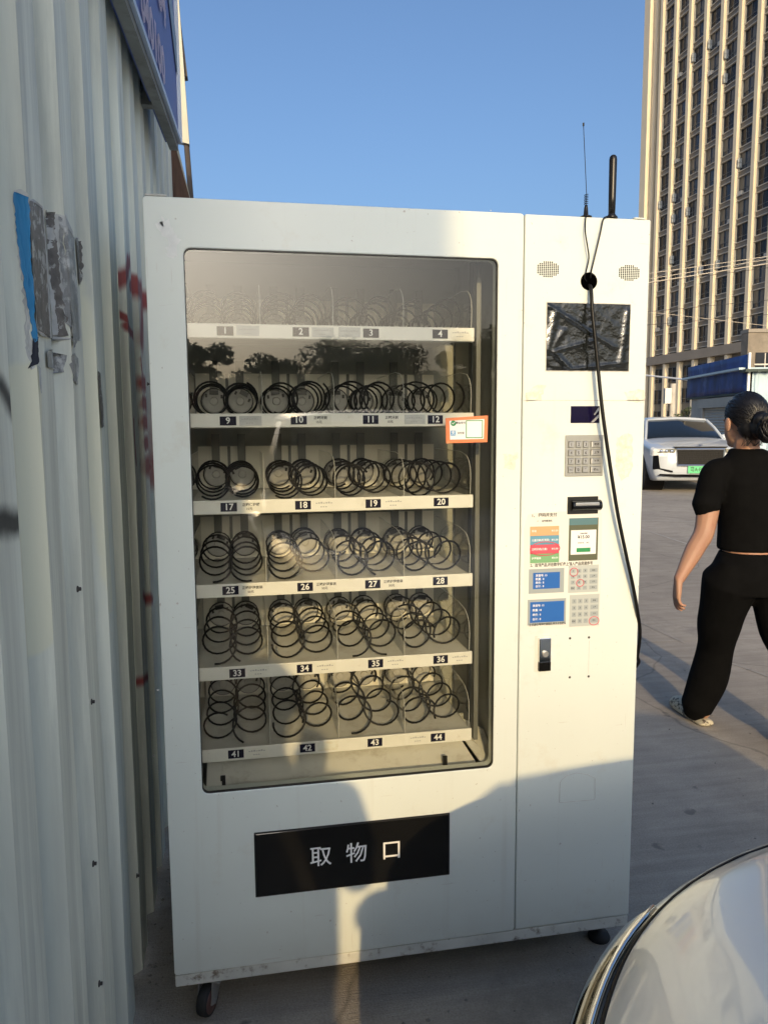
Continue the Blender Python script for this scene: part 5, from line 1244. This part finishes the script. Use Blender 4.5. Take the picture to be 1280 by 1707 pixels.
# ------------------------------------------------------------------ people
M['skin'] = mat('skin', (.42, .235, .15), .50, var=.10, vscale=7, spec=.4, dirt=(.36, .15, .095), dscale=9, dlo=.50, dhi=.80, bump=.06, bscale=160)
N, L = nt(M['skin']); N['Principled BSDF'].inputs['Subsurface Weight'].default_value = .15; N['Principled BSDF'].inputs['Subsurface Radius'].default_value = (.02, .008, .004)
M['black_cloth'] = mat('black_cotton', (.0042, .0042, .0042), .9, var=.2, vscale=20, bump=.35, bscale=18, spec=.08)
M['hair'] = mat('black_hair', (.0045, .0035, .003), .42, var=.4, vscale=60, stretch=(1, 1, .3), spec=.5)
M['clog'] = mat('beige_clog', (.52, .47, .34), .6, var=.05, vscale=10, dirt=(.09, .07, .05), dscale=42, dlo=.545, dhi=.565)
M['grey_cloth'] = mat('grey_cotton', (.10, .11, .13), .85, var=.2, vscale=15)
def remesh(mb, voxel, smooth, name, m, parent):
    me = mb.mesh(name, m); o = bpy.data.objects.new(name, me); COL.objects.link(o)
    r = o.modifiers.new('r', 'REMESH'); r.mode = 'VOXEL'; r.voxel_size = voxel; r.use_smooth_shade = True
    if smooth: s = o.modifiers.new('s', 'SMOOTH'); s.iterations = smooth; s.factor = .5
    dg = bpy.context.evaluated_depsgraph_get(); me2 = bpy.data.meshes.new_from_object(o.evaluated_get(dg))
    me2.name = name
    o.modifiers.clear(); o.data = me2
    if not me2.materials: me2.materials.append(m)
    bpy.data.meshes.remove(me)
    if parent: o.parent = parent; o.matrix_parent_inverse = wmat(parent).inverted()
    return o
def limb(mb, pts, rad, n=12, k=6):
    """tapered limb through joints, ends rounded"""
    P = bez(pts, k); m = len(pts) - 1; R = []
    for i in range(len(P)):
        t = i / k; j = min(int(t), m - 1); f = t - j; f = f * f * (3 - 2 * f); R.append(rad[j] + (rad[j + 1] - rad[j]) * f)
    d0 = (P[0] - P[1]).normalized(); d1 = (P[-1] - P[-2]).normalized()
    P = [P[0] + d0 * R[0] * .8] + P + [P[-1] + d1 * R[-1] * .8]; R = [R[0] * .5] + R + [R[-1] * .5]
    mb.tube(P, R, n)
def ell(mb, secs, n=20):
    """stack of ellipses: (centre, rx, ry, yaw)"""
    R = []
    for c, rx, ry, yaw in secs:
        R.append([Vector(c) + Vector((cos(yaw) * rx * cos(2 * pi * k / n) - sin(yaw) * ry * sin(2 * pi * k / n), sin(yaw) * rx * cos(2 * pi * k / n) + cos(yaw) * ry * sin(2 * pi * k / n), 0)) for k in range(n)])
    mb.rings(R)
def hand(mb, wrist, down, out, curl, s=1.0):
    """palm, four fingers and thumb; down = pointing direction, out = towards the thumb side, curl = palm normal"""
    d = Vector(down).normalized(); o = Vector(out); o = (o - d * o.dot(d)).normalized(); c = d.cross(o) if Vector(curl).dot(d.cross(o)) > 0 else o.cross(d); w = Vector(wrist)
    mb.rings([[w + d * t * s + o * (x * ww * s) + c * (y * th * s) for x, y in ((-1, -.6), (-.6, -1), (.6, -1), (1, -.6), (1, .6), (.6, 1), (-.6, 1), (-1, .6))] for t, ww, th in ((-.01, .024, .018), (.02, .030, .016), (.055, .039, .014), (.085, .038, .012))])
    for i, (off, ln, cu) in enumerate(((.031, .068, .25), (.011, .076, .36), (-.011, .070, .48), (-.031, .055, .62))):
        b = w + d * .078 * s + o * off * s; p = [b]; a = cu * .5
        for q in range(3): p.append(p[-1] + (d * cos(a) + c * sin(a)) * ln * s * (.42, .33, .25)[q]); a += cu
        limb(mb, p, [.0092 * s, .0088 * s, .008 * s, .0065 * s], 8, 3)
    b = w + d * .025 * s + o * .024 * s; limb(mb, [b, b + (d * .7 + o * .6 + c * .2) * .034 * s, b + (d * 1.5 + o * .75 + c * .5) * .034 * s, b + (d * 2.2 + o * .75 + c * .75) * .034 * s], [.013 * s, .011 * s, .010 * s, .007 * s], 8, 3)
def head(mb, c, yaw, s=1.0, pitch=0.0):
    """skull, jaw, nose, ears; yaw = bearing the face points to (clockwise from +Y)"""
    f = Vector((sin(yaw), cos(yaw), 0)); r = Vector((cos(yaw), -sin(yaw), 0)); u = Vector((0, 0, 1)); c = Vector(c)
    Rm = Matrix((r, f, u)).transposed()
    T = lambda x, y, z: c + Rm @ Vector((x * s, y * s, z * s))
    mb.ball(T(0, -.012, .03), .073 * s, .092 * s, .092 * s, 18, 12, rot=Rm); mb.ball(T(0, .030, -.035), .058 * s, .062 * s, .080 * s, 16, 10, rot=Rm); mb.ball(T(0, .058, -.092), .030 * s, .028 * s, .024 * s, 12, 8, rot=Rm)
    mb.tube([T(0, .086, .012), T(0, .100, -.012), T(0, .106, -.028), T(0, .092, -.038)], [.008 * s, .011 * s, .014 * s, .010 * s], 8); mb.ball(T(0, .092, -.062), .024 * s, .010 * s, .010 * s, 10, 6, rot=Rm)
    for k in (-1, 1):
        mb.ball(T(k * .030, .080, .010), .014 * s, .010 * s, .009 * s, 10, 6, rot=Rm)
        mb.ball(T(k * .084, -.004, -.010), .009 * s, .021 * s, .034 * s, 10, 8, rot=Rm)
    return T
U = lambda u, v, y: at(u, v, 1, y)
# -- woman walking away
wo_ = thing('person', 'person in black cropped top and black trousers walking away past the machine', 'person', (2.42, 1.32, 0))
bd = MB(); HY = 1.31
hc = U(1238, 704, HY); nk = U(1243, 762, 1.30)
T = head(bd, hc, radians(-3), 1.0)
limb(bd, [hc + Vector((.012, -.015, -.06)), nk + Vector((0, 0, .02)), nk + Vector((0, 0, -.06))], [.052, .056, .07])
cx = U(1252, 850, 1.29).x
ell(bd, [((cx, 1.29, 1.30), .10, .08, 0), ((cx, 1.29, 1.22), .165, .10, 0), ((cx, 1.285, 1.08), .145, .105, 0), ((cx + .006, 1.28, .94), .138, .105, 0), ((cx + .008, 1.275, .86), .142, .112, 0), ((cx + .01, 1.27, .76), .15, .12, 0)])
sl = U(1192, 788, 1.30); el = U(1173, 886, 1.26); wl_ = U(1131, 966, 1.19)
limb(bd, [sl, sl.lerp(el, .5) + Vector((-.004, 0, 0)), el, el.lerp(wl_, .35), wl_], [.056, .050, .044, .041, .024])
hand(bd, wl_ + Vector((-.003, 0, -.005)), (-.10, -.05, -1), (.25, .9, .05), (.9, -.25, 0), .92)
sr = Vector((2 * cx - sl.x + .005, 1.29, sl.z)); er = Vector((sr.x + .04, 1.36, el.z + .02)); wr = Vector((er.x + .0, 1.50, wl_.z + .06))
limb(bd, [sr, sr.lerp(er, .5), er, er.lerp(wr, .35), wr], [.058, .052, .046, .044, .027]); hand(bd, wr, (0, .3, -1), (-.3, .9, 0), (-.9, -.2, 0), .92)
hl = Vector((cx - .09, 1.27, .80)); kl = U(1192, 1075, 1.42); al = Vector((2.385, 1.485, .10))
limb(bd, [hl, kl, al], [.085, .06, .042]); limb(bd, [al + Vector((0, -.035, -.04)), al + Vector((0, .07, -.055)), al + Vector((-.005, .17, -.075))], [.034, .036, .026])
hr = Vector((cx + .11, 1.25, .80)); kr = U(1322, 1100, 1.16); ar = Vector((2.60, .985, .115))
limb(bd, [hr, kr, ar], [.085, .06, .042]); limb(bd, [ar + Vector((0, -.03, -.03)), ar + Vector((0, .07, -.06)), ar + Vector((.005, .16, -.085))], [.034, .036, .024])
remesh(bd, .0048, 3, 'body', M['skin'], wo_)
# cropped top
sh = MB()
ell(sh, [((cx + .008, 1.285, .893), .156, .122, 0), ((cx + .008, 1.285, .90), .161, .126, 0), ((cx + .006, 1.288, 1.0), .156, .124, 0), ((cx + .004, 1.29, 1.10), .164, .126, 0), ((cx, 1.295, 1.20), .176, .122, 0), ((cx - .002, 1.298, 1.285), .164, .100, 0), ((cx - .008, 1.30, 1.325), .112, .086, 0), ((nk.x, 1.302, 1.352), .072, .068, 0)], 28)
for (s0, e0, sd_s) in ((sl, el, -1), (sr, er, 1)):
    m_ = s0.lerp(e0, .58); limb(sh, [s0 + Vector((-.05 * sd_s, 0, .005)), s0 + Vector((.004 * sd_s, 0, -.005)), s0.lerp(m_, .6) + Vector((.012 * sd_s, 0, 0)), m_ + Vector((.016 * sd_s, 0, 0))], [.063, .061, .060, .062], 16)
remesh(sh, .008, 3, 'cropped_top', M['black_cloth'], wo_)
# trousers
tr = MB()
ell(tr, [((cx + .01, 1.272, .70), .210, .155, 0), ((cx + .01, 1.270, .78), .208, .155, 0), ((cx + .008, 1.272, .84), .178, .140, 0), ((cx + .006, 1.278, .873), .155, .124, 0), ((cx + .006, 1.279, .887), .151, .122, 0)], 28)
limb(tr, [Vector((cx - .105, 1.265, .76)), U(1200, 1030, 1.34), U(1192, 1078, 1.41), U(1180, 1130, 1.455), U(1160, 1178, 1.485)], [.125, .100, .083, .090, .076], 18)
limb(tr, [Vector((cx + .115, 1.25, .76)), U(1300, 1040, 1.20), kr, kr.lerp(ar, .5) + Vector((0, -.01, 0)), ar + Vector((0, 0, .05))], [.125, .098, .082, .084, .078], 18)
remesh(tr, .009, 3, 'trousers', M['black_cloth'], wo_)
# hair
hr_ = MB(); yaw = radians(-3)
f = Vector((sin(yaw), cos(yaw), 0)); r = Vector((cos(yaw), -sin(yaw), 0)); Rm = Matrix((r, f, Vector((0, 0, 1)))).transposed()
hr_.ball(hc + Rm @ Vector((0, -.026, .046)), .081, .093, .090, 22, 16, rot=Rm); hr_.ball(hc + Rm @ Vector((0, -.060, -.020)), .068, .050, .062, 16, 10, rot=Rm)
bun = hc + Vector((.008, -.118, -.018))
hr_.ball(bun, .050, .040, .058, 16, 10); hr_.ball(bun + Vector((.018, -.005, -.03)), .036, .032, .046, 12, 8); hr_.ball(bun + Vector((-.01, -.01, .03)), .042, .034, .032, 12, 8)
hair = remesh(hr_, .007, 2, 'hair', M['hair'], wo_)
st_ = MB(); rs = random.Random(11)
ctr = hc + Rm @ Vector((0, -.020, .037))
for i in range(150):
    a = rs.uniform(-1.25, 1.25); e = rs.uniform(.05, 1.3)
    p0 = Vector((sin(a) * cos(e) * .083, cos(a) * cos(e) * .098 * (1 if e > .3 else .6), sin(e) * .098)); p0 = ctr + Rm @ p0
    q = bun + Vector((rs.uniform(-.03, .03), rs.uniform(-.03, .0), rs.uniform(-.035, .045))); P = []
    for k in range(9):
        t = k / 8; p = p0.lerp(q, t); v = Rm.transposed() @ (p - ctr); ln = sqrt((v.x / .083) ** 2 + (v.y / .098) ** 2 + (v.z / .098) ** 2)
        if ln < 1.02 and ln > 1e-4: v = v / ln * 1.02
        P.append(ctr + Rm @ v)
    st_.tube(P, [.0008] + [.0026] * 7 + [.0012], 5)
for i in range(46):
    a0 = rs.uniform(0, 2 * pi); rr = rs.uniform(.02, .052); P = []
    for k in range(10):
        a = a0 + k * .38; P.append(bun + Vector((cos(a) * rr * .95, -.030 + .022 * cos(k * .5 + i) - .012, sin(a) * rr * 1.15 + rs.uniform(-.003, .003) - .005)))
    st_.tube(P, [.0008] + [.0028] * 8 + [.0008], 5)
for i in range(26):
    b = hc + Rm @ Vector((rs.uniform(-.06, .06), -.075, -.06)); P = [b, b + Vector((rs.uniform(-.012, .012), -.006, -.02)), b + Vector((rs.uniform(-.03, .03), rs.uniform(-.005, .01), -.045))]; st_.tube(bez(P, 4), .0009, 4)
o = st_.build('hair_strands', M['hair'], None, True); o.parent = hair; o.matrix_parent_inverse = wmat(hair).inverted()
M['gem'] = mat('clip_stones', (.7, .7, .72), .1, metal=.6)
cl = MB(); cl.poly([bun + Vector((.02, -.045, .045)), bun + Vector((.034, -.048, .03)), bun + Vector((.012, -.052, -.06)), bun + Vector((-.004, -.05, -.055))], (0, .010, 0))
clip = cl.build('hair_clip', M['black_gloss'], wo_)
for i in range(11):
    t = i / 10; p = (bun + Vector((.026, -.048, .034))).lerp(bun + Vector((.004, -.053, -.052)), t); g_ = MB(); g_.ball(p + Vector((rs.uniform(-.004, .004), -.003, 0)), .0026, .002, .0026, 7, 5); o = g_.build('stone', M['gem']); o.parent = clip; o.matrix_parent_inverse = wmat(clip).inverted()
M['gold'] = mat('gold', (.75, .50, .18), .2, metal=1.0)
nc = MB(); nc.tube([nk + Vector((.070 * cos(t * pi / 16), .064 * sin(t * pi / 16), .028 + .012 * sin(t * pi / 16))) for t in range(33)], .0012, 5, cap=False); nc.build('necklace', M['gold'], wo_)
# clogs
def clog(ank, lift, dirv, lab=None):
    d = Vector(dirv).normalized(); s = Vector((d.y, -d.x, 0)); c = MB(); b = Vector((ank[0], ank[1], 0)); up = Vector((0, 0, 1)); R = []
    for t, w, h, zb in ((-.075, .030, .030, .004), (-.06, .040, .034, 0), (0, .043, .034, 0), (.06, .046, .040, 0), (.11, .051, .075, 0), (.16, .052, .072, .002), (.20, .045, .056, .006), (.225, .028, .036, .012), (.233, .012, .026, .016)):
        R.append([b + d * t + s * (w * x) + up * (zb + lift(t) + h * z) for x, z in ((-.85, 0), (.85, 0), (1, .25), (.95, .6), (.6, .95), (0, 1.05), (-.6, .95), (-.95, .6), (-1, .25))])
    c.rings(R); return c
o = clog(al, lambda t: 0.0, (0, 1, 0)).build('clog', M['clog'], wo_, True)
md = o.modifiers.new('s', 'SUBSURF'); md.levels = 1; md.render_levels = 2
o = clog(ar, lambda t: max(0, .05 - (t + .075) * .22), (.03, 1, 0)).build('clog', M['clog'], wo_, True)
md = o.modifiers.new('s', 'SUBSURF'); md.levels = 1; md.render_levels = 2

# -- viewer whose shade falls on the machine, standing at the end of the shed
ph = thing('person', 'person in grey shirt and dark trousers standing behind the camera raising both hands', 'person', (-.10, -2.66, 0))
PX, PY = -.105, -2.66
bd = MB(); head(bd, (PX + .0, PY, 1.66), 0.0, 1.05); limb(bd, [(PX, PY - .01, 1.60), (PX, PY - .01, 1.46)], [.055, .065])
ell(bd, [((PX, PY, 1.48), .10, .08, 0), ((PX, PY, 1.38), .19, .11, 0), ((PX, PY, 1.2), .165, .11, 0), ((PX, PY, 1.0), .155, .11, 0), ((PX, PY, .85), .165, .12, 0)])
for s in (-1, 1):
    S0 = Vector((PX + s * .18, PY, 1.42)); E0 = Vector((PX + s * .245, PY + .12, 1.17)); Wn = Vector((PX + .10 + s * .07, PY + .36, 1.34))
    limb(bd, [S0, E0, Wn], [.055, .045, .028]); hand(bd, Wn, (0, .3, 1), (-s, .3, 0), (0, 1, -.3), .95)
    limb(bd, [(PX + s * .085, PY, .86), (PX + s * .09, PY + .02, .48), (PX + s * .095, PY, .09)], [.085, .06, .042]); limb(bd, [(PX + s * .095, PY - .04, .045), (PX + s * .10, PY + .16, .03)], [.036, .030])
remesh(bd, .009, 2, 'body', M['skin'], ph)
sh = MB(); ell(sh, [((PX, PY, .90), .185, .14, 0), ((PX, PY, 1.2), .185, .135, 0), ((PX, PY, 1.38), .205, .125, 0), ((PX, PY, 1.49), .10, .09, 0)])
for s in (-1, 1): limb(sh, [(PX + s * .17, PY, 1.41), (PX + s * .225, PY + .07, 1.25)], [.075, .07])
remesh(sh, .012, 2, 'shirt', M['grey_cloth'], ph)
tr = MB(); ell(tr, [((PX, PY, .76), .18, .14, 0), ((PX, PY, .91), .17, .13, 0)])
for s in (-1, 1): limb(tr, [(PX + s * .09, PY, .80), (PX + s * .092, PY + .01, .48), (PX + s * .095, PY, .12)], [.105, .085, .075])
remesh(tr, .012, 2, 'trousers', M['black_cloth'], ph)
h_ = MB(); h_.ball((PX, PY - .02, 1.70), .085, .10, .095, 16, 10); h_.build('hair', M['hair'], ph, True)
